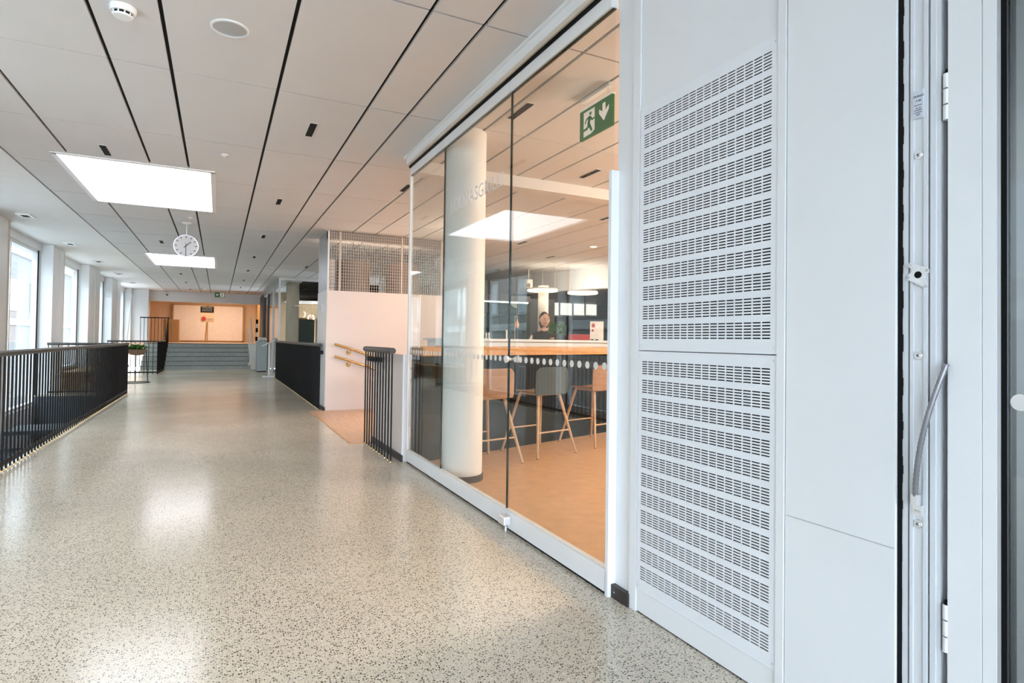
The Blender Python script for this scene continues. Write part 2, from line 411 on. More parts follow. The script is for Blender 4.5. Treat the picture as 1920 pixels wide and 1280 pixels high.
# ---- neighbouring building outside the windows
nb = thing('neighbour_building', 'pale brick building across the street beyond the left windows', 'building', (-11, 18, -4))
MB().box(-12, -11, -10, 60, -4, 8.5).build('wall', 'brick', nb)
MB().box(-11, -10.9, -10, 60, 1.75, 2.15).build('concrete_band', 'pale_band', nb)
MB().box(-11, -10.9, -10, 60, 6.0, 6.4).build('concrete_band', 'pale_band', nb)
for k in range(12):
    y = 4+k*4.4
    for z in (2.6,):
        wn = MB().box(-10.99, -10.95, y, y+2.1, z, z+1.9).build('window', 'pale_band', nb)
        MB().box(-10.97, -10.93, y+.12, y+2.0, z+.12, z+1.8).build('pane', 'win_far', wn)

# ---- right wall with panels, from the entrance to the glass
XR = 1.69
wr = struct(MB().box(1.72, 2.05, .985, 2.25, 0, CEIL+.02).build('wall_right', 'wall'), 'white panelled wall beside the entrance door')
def panel(name, y0, y1, z0, z1, x=XR, t=.03, mat='wall'):
    o = MB().box(x, x+t, y0, y1, z0, z1).build(name, mat, wr); return o
panel('wall_panel', .985, 1.337, 0, CEIL)                 # right wide panel
panel('post_panel', 1.341, 1.372, 0, CEIL, XR-.004)        # narrow post right of the grille
panel('wall_panel', 1.374, 2.103, 2.262, CEIL, XR+.006)    # above the grille
panel('base_panel', 1.374, 2.103, .006, .10, XR+.004)
MB().box(XR+.008, XR+.03, .99, 2.15, 0, .006).build('floor_gap', 'black', wr)
panel('post_panel', 2.107, 2.155, .0, CEIL, XR-.002)       # post left of grille
panel('corner_post', 2.155, 2.285, .035, CEIL, XR+.012, .05)
panel('wall_panel', .987, 1.335, .636, .638, XR-.0015, .002, 'metal_grey')
for z0 in (2.26, 0):
    pass
MB().box(1.70, 2.04, 2.10, 2.29, CEIL-.001, CEIL+.04).build('wall_cap', 'wall', wr)
bb = struct(MB().box(XR-.012, XR+.02, 2.15, 2.33, 0, .06).build('baseboard_right', 'skirting'), 'short dark plinth block at the foot of the glass door post')
MB().cyl((XR-.0128, 2.25, .03), (XR-.0108, 2.25, .03), .004, seg=10).build('screw', 'screw', bb)

# ---- perforated sheet metal covers (real slots)
def perforated(zt, zb, label, first):
    y0, y1 = 1.374, 2.103
    ncol, ngrp, nrow = 17, 12, 6
    g = thing('vent_cover', label, 'vent cover', (XR, (y0+y1)/2, zb), 'perforated vent covers')
    # column edges along y (decreasing y = towards the right of the picture)
    ya, yb = y0+.024, y1-.022
    pitch = (yb-ya)/ncol; slot = pitch*.89
    ys = [y0]
    for k in range(ncol): ys += [ya+k*pitch+(pitch-slot)/2, ya+k*pitch+(pitch+slot)/2]
    ys.append(y1)
    top = zt-.045; low = zb+.052
    gp = (top-low+.026)/ngrp; gh = gp-.026; rp = gh/(nrow-1+.42); rh = rp*.42
    zs = [zb]; open_z = []
    for q in range(ngrp):
        base = low+q*gp
        for r in range(nrow): zs += [base+r*rp, base+r*rp+rh]
    zs.append(zt)
    verts = []; faces = []
    t = .0025
    nz = len(zs); ny = len(ys)
    for x in (XR, XR+t):
        for z in zs:
            for y in ys: verts.append((x, y, z))
    idx = lambda s, a, b: s*nz*ny+a*ny+b
    for a in range(nz-1):
        for b in range(ny-1):
            hole = (a % 2 == 1) and (b % 2 == 1) and a < nz-2+1 and b < ny-1
            if a % 2 == 1 and b % 2 == 1 and b < ny-2+1 and a < nz-2+1:
                q = [(a, b), (a, b+1), (a+1, b+1), (a+1, b)]
                for (p, r) in zip(q, q[1:]+q[:1]): faces.append((idx(0, *p), idx(1, *p), idx(1, *r), idx(0, *r)))
            else:
                faces.append((idx(0, a, b), idx(0, a, b+1), idx(0, a+1, b+1), idx(0, a+1, b)))
                faces.append((idx(1, a, b), idx(1, a+1, b), idx(1, a+1, b+1), idx(1, a, b+1)))
    # outer rim
    ring = [(0, b) for b in range(ny)]+[(a, ny-1) for a in range(1, nz)]+[(nz-1, b) for b in range(ny-2, -1, -1)]+[(a, 0) for a in range(nz-2, 0, -1)]
    for p, r in zip(ring, ring[1:]+ring[:1]): faces.append((idx(0, *p), idx(1, *p), idx(1, *r), idx(0, *r)))
    mb = MB(); mb.v = verts; mb.f = faces
    mb.build('perforated_sheet', 'metal_panel', g)
    MB().box(XR+.022, XR+.026, y0, y1, zb, zt).build('dark_backing', 'black', g)
    for (yy, zz) in ((y0+.012, zt-.018), (y1-.008, zt-.018), (y0+.012, zb+.02), (y1-.008, zb+.02)):
        MB().cyl((XR-.001, yy, zz), (XR+.001, yy, zz), .0028, seg=8).build('screw', 'screw', g)
    for (yy, zz) in ((y0+.014, zt-.045), (y1-.012, zt-.035), (y1-.012, zb+.035), (y0+.014, zb+.04)):
        MB().cyl((XR-.0006, yy, zz), (XR+.001, yy, zz), .009, seg=14).build('plug', 'metal_panel', g)
perforated(2.259, 1.166, 'upper white perforated metal vent cover, its slots above eye level', True)
perforated(1.162, .103, 'lower white perforated metal vent cover reaching down to the floor', False)

# ---- entrance door frame and open door leaf
df = struct(MB().box(1.735, 1.80, .84, .985, 0, 2.9).build('door_1', 'metal_white'), 'white aluminium entrance door frame with dark seals')
def strip(name, ya, yb, xf, mat='frame_metal', z0=0, z1=2.9, back=1.74): return MB().box(xf, back, ya, yb, z0, z1).build(name, mat, df)
seal = MB()
n = 120
for k in range(n):
    z0 = 2.9*k/n; z1 = 2.9*(k+1)/n; w = .0035*(.5+.5*math.sin(k*1.3))*(1 if k > 30 else .4)
    seal.box(1.700, 1.735, .9735-w, .984, z0, z1)
seal.build('foam_seal', 'black', df)
strip('profile', .958, .9725, 1.703); strip('groove', .952, .958, 1.730, 'groove'); strip('profile', .943, .952, 1.700)
strip('profile_recess', .918, .943, 1.703); strip('profile', .908, .918, 1.700); strip('groove', .902, .908, 1.730, 'groove')
strip('profile', .888, .902, 1.702); strip('profile_step', .878, .888, 1.706); strip('rebate', .862, .878, 1.734, 'metal_grey')
# fittings on the frame
lb = thing('type_label', 'small silver type label with black lettering on the door frame', 'label', (1.7, .931, 1.86))
MB().box(1.6975, 1.7, .917, .945, 1.823, 1.90).build('plate', 'label', lb)
for s_, z, sz in (('PURSO', 1.880, .0085), ('P 80', 1.868, .0078), ('EI 30', 1.848, .0065), ('2009', 1.831, .005)):
    t = part(text_mesh('lettering', s_, sz, 'print', .0002), 'lettering', lb, (1.6972-1.7, .942-.931-(0 if s_ == 'PURSO' else .006), z-1.86)); t.rotation_euler = (math.pi/2, 0, -math.pi/2)
for z in (1.858, 1.844, 1.838): MB().box(1.6970, 1.6976, .921, .941, z, z+.0014).build('printed_line', 'print', lb)
def frame_screw(z, which):
    s = thing('frame_screw', 'round steel screw on the door frame '+which, 'screw', (1.70, .931, z), 'door frame screws')
    MB().cyl((1.703, .931, z), (1.699, .931, z), .0125, .010, 20).build('washer', 'steel', s, True)
    MB().cyl((1.699, .931, z), (1.6975, .931, z), .006, .005, 16).build('head', 'screw', s, True)
    MB().cyl((1.6976, .931, z), (1.697, .931, z), .0022, seg=6).build('socket', 'black', s)
frame_screw(1.722, 'just below the type label'); frame_screw(1.175, 'below the four armed strike plate'); frame_screw(.72, 'below the lower end of the cable conduit')
sp = thing('strike_plate', 'bright steel strike plate with four lobes and a dark centre hole', 'strike plate', (1.70, .928, 1.394))
out = [(-.030, .030), (-.024, .036), (.026, .017), (.030, .010), (.028, .003), (.017, -.005), (.016, -.014), (.026, -.026), (.025, -.033), (.018, -.037), (-.030, -.012), (-.034, -.005), (-.030, .002), (-.020, .010), (-.020, .018), (-.029, .024)]
mb = MB(); mb.prism([(1.6955, .928-a*.9, 1.394+b) for a, b in out], (.004, 0, 0)); mb.build('plate', 'steel', sp)
MB().cyl((1.6965, .929, 1.394), (1.6950, .929, 1.394), .0095, seg=18).build('bolt_hole', 'black', sp)
for a, b in ((-.025, .030), (.024, .010), (-.029, -.006), (.020, -.032)): MB().cyl((1.6965, .928-a*.9, 1.394+b), (1.6942, .928-a*.9, 1.394+b), .0042, seg=12).build('screw', 'screw', sp)
for a, b in ((.001, .016), (-.004, -.016)): MB().cyl((1.6965, .928-a*.9, 1.394+b), (1.6945, .928-a*.9, 1.394+b), .0048, seg=12).build('dimple', 'metal_white', sp)
cb = thing('cable_conduit', 'grey ribbed flexible steel conduit running from frame to door leaf', 'cable', (1.69, .93, .78))
pts = []
for k in range(60):
    t = k/59; pts.append((1.690-.018*math.sin(math.pi*t), .932-.076*t**1.25, .795+.36*t**.95))
MB().tube(pts, [.0062+.0009*(k % 2) for k in range(60)], 10).build('conduit', 'conduit', cb, True)
MB().box(1.684, 1.702, .924, .940, .772, .80).build('end_clamp', 'steel', cb)
MB().box(1.697, 1.701, .918, .943, .742, .772).build('clamp_plate', 'steel', cb)
for yy in (.926, .935): MB().cyl((1.697, yy, .756), (1.6955, yy, .756), .003, seg=10).build('screw', 'screw', cb)
for z, which in ((1.86, 'upper'), (.47, 'lower')):
    h = thing('door_hinge', which+' white hinge between the entrance frame and the open door leaf', 'hinge', (1.70, .863, z), 'entrance door hinges')
    for a, b in ((-.062, -.024), (-.02, .018), (.022, .06)): MB().cyl((1.706, .864, z+a), (1.706, .864, z+b), .0085, seg=16).build('knuckle', 'metal_white', h, True)
    MB().cyl((1.706, .864, z+.06), (1.706, .864, z+.072), .006, .003, 12).build('pin', 'black', h)
dl = struct(MB().box(1.70, 1.755, .783, .8585, .01, 2.88).build('door_2', 'metal_white'), 'open white framed glass entrance door leaf')
MB().box(1.7015, 1.755, .752, .781, .01, 2.88).build('stile_trim', 'metal_white', dl)
MB().box(1.703, 1.75, .744, .752, .01, 2.88).build('stile_edge', 'metal_grey', dl)
MB().box(1.705, 1.75, .732, .744, .01, 2.88).build('glass_gasket', 'black', dl)
MB().box(1.70, 1.755, -.25, .732, .01, .12).build('bottom_rail', 'metal_white', dl); MB().box(1.70, 1.755, -.25, .732, 2.78, 2.88).build('top_rail', 'metal_white', dl)
MB().box(1.70, 1.755, -.33, -.25, .01, 2.88).build('stile', 'metal_white', dl)
MB().box(1.712, 1.722, -.25, .732, .12, 2.78).build('pane', 'glass', dl)
for k in range(9): MB().cyl((1.7105, .708-.09*k, 1.069), (1.7118, .708-.09*k, 1.069), .02, seg=20).build('marker_dot', 'frost', dl)

# ---- facade outside right, canopy added to shade the entrance
struct(MB().box(1.80, 13, .80, .98, 0, 4.2).build('wall_facade', 'facade'), 'outer wall right of the entrance')
struct(MB().box(-7, 6.2, -5.0, .9, 3.02, 3.3).build('ceiling_shading_canopy', 'facade'), 'grey canopy over the pavement, extended unseen over the viewer to dim the entrance')  # stretched over the camera to cut sky light at the entrance
ob = thing('street_building', 'distant pale building across the street seen through the entrance door glass', 'building', (40, 10, 0))
MB().box(38, 44, -10, 40, 0, 7.2).build('wall', 'pale_band', ob); MB().box(37.6, 44, -10, 40, 7.2, 7.6).build('roof', 'facade', ob)
MB().box(34, 38, -10, 40, 3.2, 3.6).build('awning', 'facade', ob)
for k in range(8):
    wn = MB().box(37.95, 38.0, -6+k*5, -3+k*5, 4.2, 6.4).build('window', 'win_far', ob)

# ================================================================== GLASS PARTITION
XG = 1.68
hd = struct(MB().box(XG-.055, XG+.07, 2.27, 5.62, 2.925, CEIL).build('trim_1', 'metal_white'), 'white track header above the sliding glass panels')
MB().box(XG-.075, XG-.055, 2.27, 5.66, 2.985, CEIL).build('header_lip', 'metal_white', hd)
MB().box(XG-.035, XG+.05, 2.27, 5.60, 2.885, 2.925).build('track_gap', 'black', hd)
MB().box(XG-.048, XG-.036, 2.27, 5.60, 2.903, 2.925).build('track_flange', 'beige', hd)
jo = [5.60, 4.65, 3.392, 2.29]
names = ['left sliding glass panel ending beside the short black railing', 'middle sliding glass panel in front of the round white column', 'right sliding glass panel with lock, next to the vent covers']
dotmesh = MB().cyl((-.0007, 0, 0), (.0007, 0, 0), .0185, seg=22).mesh('marker_dot', 'frost')
for k in range(3):
    ya, yb = jo[k+1]+.004, jo[k]-.004
    t = thing('sliding_glass_panel', names[k], 'glass panel', (XG, (ya+yb)/2, 0), 'sliding glass panels')
    pane = MB().box(XG-.006, XG+.006, ya, yb, .12, 2.82).build('glass_pane', 'glass', t)
    if k < 2: MB().box(XG-.0066, XG+.0066, ya-.003, ya+.004, .12, 2.82).build('glass_edge', 'glass_edge', t)
    r = MB(); r.box(XG-.022, XG+.022, ya, yb, .018, .122); r.build('bottom_rail', 'metal_white', t)
    MB().box(XG-.010, XG+.010, ya, yb, .122, .127).build('glazing_bead', 'frost', t)
    MB().box(XG-.022, XG+.022, ya, yb, 2.812, 2.885).build('top_rail', 'metal_white', t)
    MB().box(XG-.010, XG+.010, ya, yb, 2.807, 2.812).build('glazing_bead', 'glass_edge', t)
    MB().box(XG-.012, XG+.012, ya, yb, .002, .018).build('brush_seal', 'black', t)
    nd = int((yb-ya-.05)/.0735)
    for q in range(nd): part(dotmesh, 'marker_dot', pane, (XG-.0072, ya+.045+q*.0735, 1.083))
    for yy in (ya+.06, yb-.06): MB().box(XG-.015, XG+.015, yy-.05, yy+.05, 2.885, 2.906).build('roller', 'skirting', t)
    if k == 1:
        me = text_mesh('lettering', 'LOUNASGRILLI', .142, 'frost', .0004, 0, 1.05)
        o = part(me, 'lettering', pane, (XG-.0085, 4.50, 2.235)); o.rotation_euler = (math.pi/2, 0, -math.pi/2)
    if k == 2:
        kn = MB()
        for s_ in (-1, 1):
            kn.cyl((XG+s_*.006, yb-.035, 1.083), (XG+s_*.035, yb-.035, 1.083), .009, seg=16)
            kn.cyl((XG+s_*.030, yb-.035, 1.083), (XG+s_*.046, yb-.035, 1.083), .020, .024, 20)
        kn.build('door_knob', 'steel', pane, True)
        lk = MB(); lk.box(XG-.072, XG-.022, yb-.095, yb-.008, .045, .10); o = lk.build('floor_lock', 'steel', t)
        bv = o.modifiers.new('bevel', 'BEVEL'); bv.width = .008; bv.segments = 3
        MB().cyl((XG-.035, yb-.05, .0), (XG-.035, yb-.05, .045), .008, seg=12).build('lock_bolt', 'steel', o)
struct(MB().box(XG-.022, XG+.03, 2.275, 2.297, 0.0, 2.02).build('trim_2', 'metal_white'), 'white closing profile beside the glass panels')
gp = MB(); gp.box(XG-.012, XG+.012, 5.605, 5.645, 0, 2.925)
struct(gp.build('trim_3', 'metal_white'), 'slim white end post of the glass partition')

# ================================================================== LUNCH ROOM
col = struct(MB().lathe([(.175, .055), (.175, CEIL)], (1.905, 4.745, 0), 48).build('wall_column', 'plaster', None, True), 'round white column behind the glass')
MB().lathe([(.185, 0), (.185, .055)], (1.905, 4.745, 0), 48).build('plinth', 'skirting', col, True)
# ceiling beam and strips in the room
struct(MB().box(1.75, 8, 5.68, 5.86, 2.88, CEIL).build('ceiling_beam', 'tile'), 'pale beam across the lunch room ceiling')
# bar
D = Vector((.953, .303, 0)); NN = Vector((-.303, .953, 0)); B0 = Vector((2.37, 5.70, 0))
def bl(a, b, z): return B0+D*a+NN*b+Vector((0, 0, z))
def obar(a0, a1, b0, b1, z0, z1, a0b=None):
    a2 = a0 if a0b is None else a0b
    return MB().hexa([bl(a0, b0, z0), bl(a1, b0, z0), bl(a1, b1, z0), bl(a2, b1, z0), bl(a0, b0, z1), bl(a1, b0, z1), bl(a1, b1, z1), bl(a2, b1, z1)])
bar = thing('bar_counter', 'long high bar with oak edge and black front behind the stools', 'bar counter', tuple(bl(2, .3, 0)))
obar(-.60, 6.0, .02, .55, 0, 1.04, -.36).build('front_panel', 'dark', bar)
obar(-.63, 6.05, -.03, .60, 1.04, 1.13, -.36).build('oak_top', 'oak_x', bar)
wc = thing('service_counter', 'white service counter running directly behind the oak bar', 'counter', tuple(bl(2, .9, 0)))
obar(.35, 6.0, .78, 1.25, 0, 1.19).build('body', 'plaster', wc)
obar(.32, 6.05, .74, 1.3, 1.19, 1.222).build('worktop', 'metal_white', wc)

# stools
def stool(cx, cy, rz, label, mat, seatmat):
    t = thing('bar_stool', label, 'bar stool', (cx, cy, 0), 'bar stools', rz)
    H = .655
    # seat: shallow curved plywood sheet
    def sheet(name, fn, nu, nv, th_, m):
        mb = MB(); P = [[Vector(fn(u/nu, v/nv)) for v in range(nv+1)] for u in range(nu+1)]
        def nrm(i, j):
            a = P[min(i+1, nu)][j]-P[max(i-1, 0)][j]; b = P[i][min(j+1, nv)]-P[i][max(j-1, 0)]
            n_ = a.cross(b); return n_.normalized() if n_.length > 1e-9 else Vector((0, 0, 1))
        for s_ in (0, 1):
            for i in range(nu+1):
                for j in range(nv+1): mb.v.append(tuple(P[i][j]+nrm(i, j)*(th_*s_)))
        K = (nu+1)*(nv+1); ix = lambda s_, i, j: s_*K+i*(nv+1)+j
        for i in range(nu):
            for j in range(nv):
                mb.f.append((ix(0, i, j), ix(0, i, j+1), ix(0, i+1, j+1), ix(0, i+1, j)))
                mb.f.append((ix(1, i, j), ix(1, i+1, j), ix(1, i+1, j+1), ix(1, i, j+1)))
        ring = [(i, 0) for i in range(nu+1)]+[(nu, j) for j in range(1, nv+1)]+[(i, nv) for i in range(nu-1, -1, -1)]+[(0, j) for j in range(nv-1, 0, -1)]
        for a, b in zip(ring, ring[1:]+ring[:1]): mb.f.append((ix(0, *a), ix(0, *b), ix(1, *b), ix(1, *a)))
        o = link(name, mb.mesh(name, m, True), t); return o
    def seat(u, v):
        x = (u-.5)*2; y = (v-.5)*2
        w = .215*(1-.10*max(0, y)**3)
        k = 1-.06*abs(y)**6
        return (x*w*k, .205*y*(1-.05*abs(x)**6), H+.012*x*x-.012*max(0, y)**2)
    def back(u, v):
        x = (u-.5)*2
        # corner rounding of the top edge
        top = .275-.05*max(0, abs(x)-.72)**2/.078
        z = H-.015+(top+.015)*v
        w = .235*(1-.03*(v)) * (1-.05*max(0, .15-v)/.15)
        return (x*w, -.205-.035*v+.055*x*x*(.5+.5*v), z)
    sheet('seat', seat, 10, 10, .016, seatmat); sheet('backrest', back, 14, 8, .016, mat)
    for sx in (-1, 1):
        for sy in (-1, 1):
            a = Vector((sx*.15, sy*.14, H)); b = Vector((sx*.285, sy*.285, 0))
            l = MB(); l.cyl(b, a, .013, .019, 10); o = link('leg', l.mesh('leg', 'leg', True), t)
            link('glide', MB().cyl(b, b+Vector((0, 0, .006)), .0145, seg=10).mesh('glide', 'skirting'), o)
    for sy in (-1, 1):
        k = .25/H; xx = .285+(.15-.285)*k; yy = .285+(.14-.285)*k
        link('footrest', MB().cyl((-xx, sy*yy, .25), (xx, sy*yy, .25), .0085, seg=10).mesh('footrest', 'leg', True), t)
    link('under_frame', MB().box(-.15, .15, -.15, .15, H-.03, H-.002).mesh('under_frame', 'leg'), t)
    return t
stool(2.36, 5.34, math.radians(12), 'plywood bar stool with brown back, just right of the round column', 'stool', 'stool')
stool(3.13, 5.57, math.radians(14), 'bar stool with blue grey back, second from the round column', 'teal', 'leg')
stool(4.03, 5.85, math.radians(14), 'plywood bar stool with brown back, cut by the white wall post', 'stool', 'oak_x')

# room exit sign
es = thing('exit_sign', 'large green emergency exit sign hanging behind the glass, arrow pointing down', 'exit sign', (2.40, 3.485, 2.70))
SY0, SY1, SZ0, SZ1 = 3.685, 3.285, 2.695, 2.912
def spt(s, t, x=2.388): return (x, SY0+(SY1-SY0)*s, SZ0+(SZ1-SZ0)*t)
esp = MB().box(2.39, 2.41, SY1, SY0, SZ0, SZ1).build('green_panel', 'green', es)
MB().box(2.385, 2.415, SY1-.003, SY0+.003, SZ1, SZ1+.012).build('light_edge', 'sign_white', es)
MB().box(2.38, 2.42, SY1+.02, SY0-.02, 2.975, CEIL).build('housing', 'metal_white', es)
for yy in (SY1+.06, SY0-.06): MB().cyl((2.40, yy, SZ1), (2.40, yy, 2.98), .003, seg=6).build('hanger', 'steel', es)
def pict(pts, mat, name, x, th_=.0012): MB().prism([spt(s, t, x) for s, t in pts], (th_, 0, 0)).build(name, mat, esp)
pict([(.13, .07), (.36, .075), (.48, .16), (.48, .90), (.13, .90)], 'sign_white', 'doorway_symbol', 2.3885)
pict([(.72, .86), (.81, .86), (.81, .60), (.91, .72), (.91, .58), (.765, .28), (.62, .58), (.62, .72), (.72, .60)], 'sign_white', 'arrow_symbol', 2.3885)
fig = MB()
def limb(a, b, w):
    a = Vector(a); b = Vector(b); k = .54
    d = Vector(((b-a).x, (b-a).y*k)).normalized(); n_ = Vector((-d.y, d.x/k))*w
    fig.prism([spt(*(a+n_), 2.3872), spt(*(b+n_*.8), 2.3872), spt(*(b-n_*.8), 2.3872), spt(*(a-n_), 2.3872)], (.0012, 0, 0))
fig.prism([spt(.35+.036*math.cos(q*math.pi/7), .77+.062*math.sin(q*math.pi/7), 2.3872) for q in range(14)], (.0012, 0, 0))
for a, b, w in (((.335, .68), (.29, .42), .045), ((.29, .42), (.265, .31), .03), ((.265, .31), (.10, .29), .026), ((.31, .42), (.40, .17), .032), ((.33, .67), (.22, .63), .02), ((.22, .63), (.18, .50), .018), ((.35, .66), (.405, .53), .02), ((.405, .53), (.48, .56), .018)): limb(a, b, w)
fig.build('running_figure', 'green', esp)

# ceiling air slots
slot_me = MB().box(-.028, .028, -.17, .17, -.004, .004).mesh('slot', 'black'); rim_me = MB().box(-.034, .034, -.176, .176, -.003, .004).mesh('rim', 'metal_white')
slots = [(.68, 5.29+3.01*k) for k in range(8)]+[(-1.02, 6.85), (-1.01, 12.99), (-1.005, 19.33), (-1.0, 22.3), (-1.0, 25.4)]+[(1.955, 6.78), (1.955, 15.56), (2.08, 4.06), (3.52, 5.22), (5.0, 6.95), (4.94, 9.5), (6.30, 10.8), (6.33, 13.5)]
for k, (x, y) in enumerate(slots):
    row = 'in the row right of the skylights' if k < 8 else 'in the row in line with the skylights' if k < 13 else 'in the ceiling right of the corridor'
    near = ['first', 'second', 'third', 'fourth', 'fifth', 'sixth', 'seventh', 'eighth'][k if k < 8 else k-8 if k < 13 else k-13]
    t = thing('air_slot', '%s black air slot from the viewer %s' % (near, row), 'air slot', (x, y, CEIL), 'ceiling air slots')
    part(rim_me, 'rim', t, (0, 0, -.001)); part(slot_me, 'slot_opening', t, (0, 0, -.0025))

# ring pendants, white column, bulkhead, back zone of the room
struct(MB().hexa([(7.0, 16.4, 2.5), (7.25, 16.4, 2.5), (9.6, 6.9, 2.5), (9.35, 6.9, 2.5), (7.0, 16.4, CEIL+.02), (7.25, 16.4, CEIL+.02), (9.6, 6.9, CEIL+.02), (9.35, 6.9, CEIL+.02)]).build('wall_bulkhead', 'wall'), 'white bulkhead at the edge of the serving area')
struct(MB().hexa([(7.2, 16.9, 2.5), (13, 17, 2.5), (13, 5, 2.5), (9.8, 6, 2.5), (7.2, 16.9, 2.56), (13, 17, 2.56), (13, 5, 2.56), (9.8, 6, 2.56)]).build('ceiling', 'brown'), 'low dark ceiling of the serving area')
struct(MB().box(4.4, 13, 17, 17.2, 0, CEIL+.02).build('wall_kitchen', 'dark2'), 'dark grey back wall of the serving area')
struct(MB().box(13, 13.2, .98, 17.2, 0, CEIL+.02).build('wall_far_right', 'plaster'), 'right wall of the lunch room')
struct(MB().box(4.2, 4.4, 11.05, 17.2, 0, CEIL+.02).build('wall_kitchen_side', 'plaster'), 'side wall between stairs and serving area')
c2 = struct(MB().lathe([(.125, 0), (.125, 2.52)], (6.9, 12.15, 0), 24).build('wall_column', 'plaster', None, True), 'slender white column in the serving area')
for k, (x, y, z, w_) in enumerate(((6.85, 12.1, 2.40, 'around the slender white column'), (7.75, 11.75, 2.36, 'right of the slender white column'), (8.6, 11.3, 2.36, 'farthest right of the three'))):
    t = thing('ring_lamp', 'glowing ring pendant lamp '+w_, 'pendant lamp', (x, y, z), 'ring lamps')
    MB().torus((x, y, z), .34, .022).build('ring', 'lamp_warm', t, True)
    l = bpy.data.lights.new('ring_light', 'POINT'); l.energy = 14; l.color = (1, .85, .7); l.shadow_soft_size = .3; lo = bpy.data.objects.new('ring_light', l); C.objects.link(lo); lo.parent = t; lo.location = (0, 0, -.1)
    MB().torus((x, y, z+.03), .34, .02).build('ring_cover', 'metal_white', t, True)
    for q in range(3):
        a = q*2.094; MB().cyl((x+.34*math.cos(a), y+.34*math.sin(a), z+.03), (x+.34*math.cos(a), y+.34*math.sin(a), CEIL), .003, seg=6).build('hanger', 'steel', t)
sk = thing('wall_speaker', 'white loudspeaker mounted high under the white bulkhead', 'speaker', (6.9, 12.9, 2.62))
o = MB().box(6.82, 6.98, 12.82, 12.98, 2.50, 2.74).build('cabinet', 'plaster', sk); bv = o.modifiers.new('b', 'BEVEL'); bv.width = .02; bv.segments = 3
MB().cyl((6.86, 12.815, 2.58), (6.86, 12.822, 2.58), .055, seg=20).build('cone', 'drum', sk); MB().cyl((6.9, 12.9, 2.74), (6.9, 12.9, CEIL), .012).build('bracket', 'metal_white', sk)

# far windows in the serving area
def pxy(u, v, y):   # helper for laying out: ray through a picture point met with the plane y
    d = fw+rt*((u-960)/FPX)-up*((v-620.3)/FPX); k = y/d.y; return Vector((d.x*k, y, EYE+d.z*k))
for k, (u_a, u_b) in enumerate(((1032, 1046), (1050, 1071), (1075, 1094), (1098, 1117))):
    a = pxy(u_a, 567, 16.98); b = pxy(u_b, 591, 16.98)
    w = struct(MB().box(a.x-.04, b.x+.04, 16.95, 16.99, b.z-.04, a.z+.04).build('window_%d' % (k+11), 'grey_box'), 'bright window in the back wall of the serving area')
    MB().box(a.x, b.x, 16.94, 16.952, b.z, a.z).build('pane', 'pane', w)
# dark pillars / fridge / display
fr = thing('tall_cabinet', 'tall dark grey cabinet at the back left of the serving area', 'cabinet', (7.4, 13.6, 0))
MB().box(7.0, 7.9, 13.3, 13.9, 0, 2.3).build('body', 'dark2', fr); MB().box(7.02, 7.42, 13.27, 13.3, .1, 2.25).build('door', 'dark2', fr); MB().box(7.46, 7.88, 13.27, 13.3, .1, 2.25).build('door', 'dark2', fr)
dc = thing('display_fridge', 'greenish glass display fridge left of the grey cabinet', 'display fridge', (6.0, 13.0, 0))
MB().box(5.5, 6.85, 13.4, 13.45, 0, 2.2).build('back_panel', 'dark2', dc); MB().box(5.5, 6.85, 12.7, 13.4, 0, .7).build('base', 'grey_box', dc); MB().box(5.5, 6.85, 12.7, 13.4, 2.15, 2.3).build('canopy', 'dark2', dc)
for z in (1.1, 1.5, 1.85): MB().box(5.52, 6.83, 12.75, 13.38, z, z+.015).build('shelf', 'glass_green', dc)
MB().box(5.5, 6.85, 12.69, 12.70, .7, 2.15).build('pane', 'glass_green', dc)
MB().box(5.55, 6.8, 12.72, 12.76, 2.12, 2.145).build('lamp_tube', 'lamp_white', dc)
for k in range(9):
    x = 5.62+.14*k; z = (1.115, 1.515, 1.115)[k % 3]
    b = thing('glass_bottle', '%s green glass bottle from the left in the display fridge' % ['first', 'second', 'third', 'fourth', 'fifth', 'sixth', 'seventh', 'eighth', 'ninth'][k], 'bottle', (x, 13.0, z), 'bottles in the display fridge')
    MB().lathe([(.035, 0), (.037, .02), (.037, .17), (.014, .24), (.013, .30)], (x, 13.0, z), 14).build('body', 'glass_green', b, True); MB().lathe([(.015, .30), (.015, .315)], (x, 13.0, z), 12).build('cap', 'steel', b)
# things on the white counter
def on_counter(u, b_=.95):   # position along the counter under picture column u
    d = fw+rt*((u-960)/FPX); d.z = 0
    # intersect with line B0+NN*b_+D*a
    P = B0+NN*b_; det = d.x*(-D.y)-d.y*(-D.x)
    k = (P.x*(-D.y)-P.y*(-D.x))/det
    return d*k
for k, u in enumerate((912, 917, 950)):
    p = on_counter(u, .9)
    cn = thing('candle', '%s pale candle on the white counter' % ('leftmost', 'second', 'rightmost, tallest')[k], 'candle', (p.x, p.y, 1.222), 'counter candles')
    h = (.075, .08, .12)[k]
    MB().lathe([(.011, 0), (.011, h)], (p.x, p.y, 1.222), 12).build('wax', 'paper', cn, True); MB().lathe([(.0012, h), (.0012, h+.01)], (p.x, p.y, 1.222), 6).build('wick', 'black', cn)
    MB().lathe([(.022, 0), (.024, .008)], (p.x, p.y, 1.2215), 14).build('holder', 'steel', cn)
p = on_counter(968, .95)
tl = thing('teardrop_ornament', 'orange wooden teardrop hanging on a thin rod above the counter', 'ornament', (p.x, p.y, 1.222))
MB().cyl((p.x-.02, p.y, 1.222), (p.x-.02, p.y, 1.53), .0035, seg=8).build('rod', 'beige', tl); MB().cyl((p.x-.02, p.y, 1.53), (p.x+.015, p.y, 1.53), .003, seg=8).build('arm', 'beige', tl)
MB().lathe([(.002, 0), (.018, .008), (.026, .03), (.022, .06), (.010, .095), (.002, .13)], (p.x+.012, p.y, 1.375), 16).build('drop', 'oak_x', tl, True)
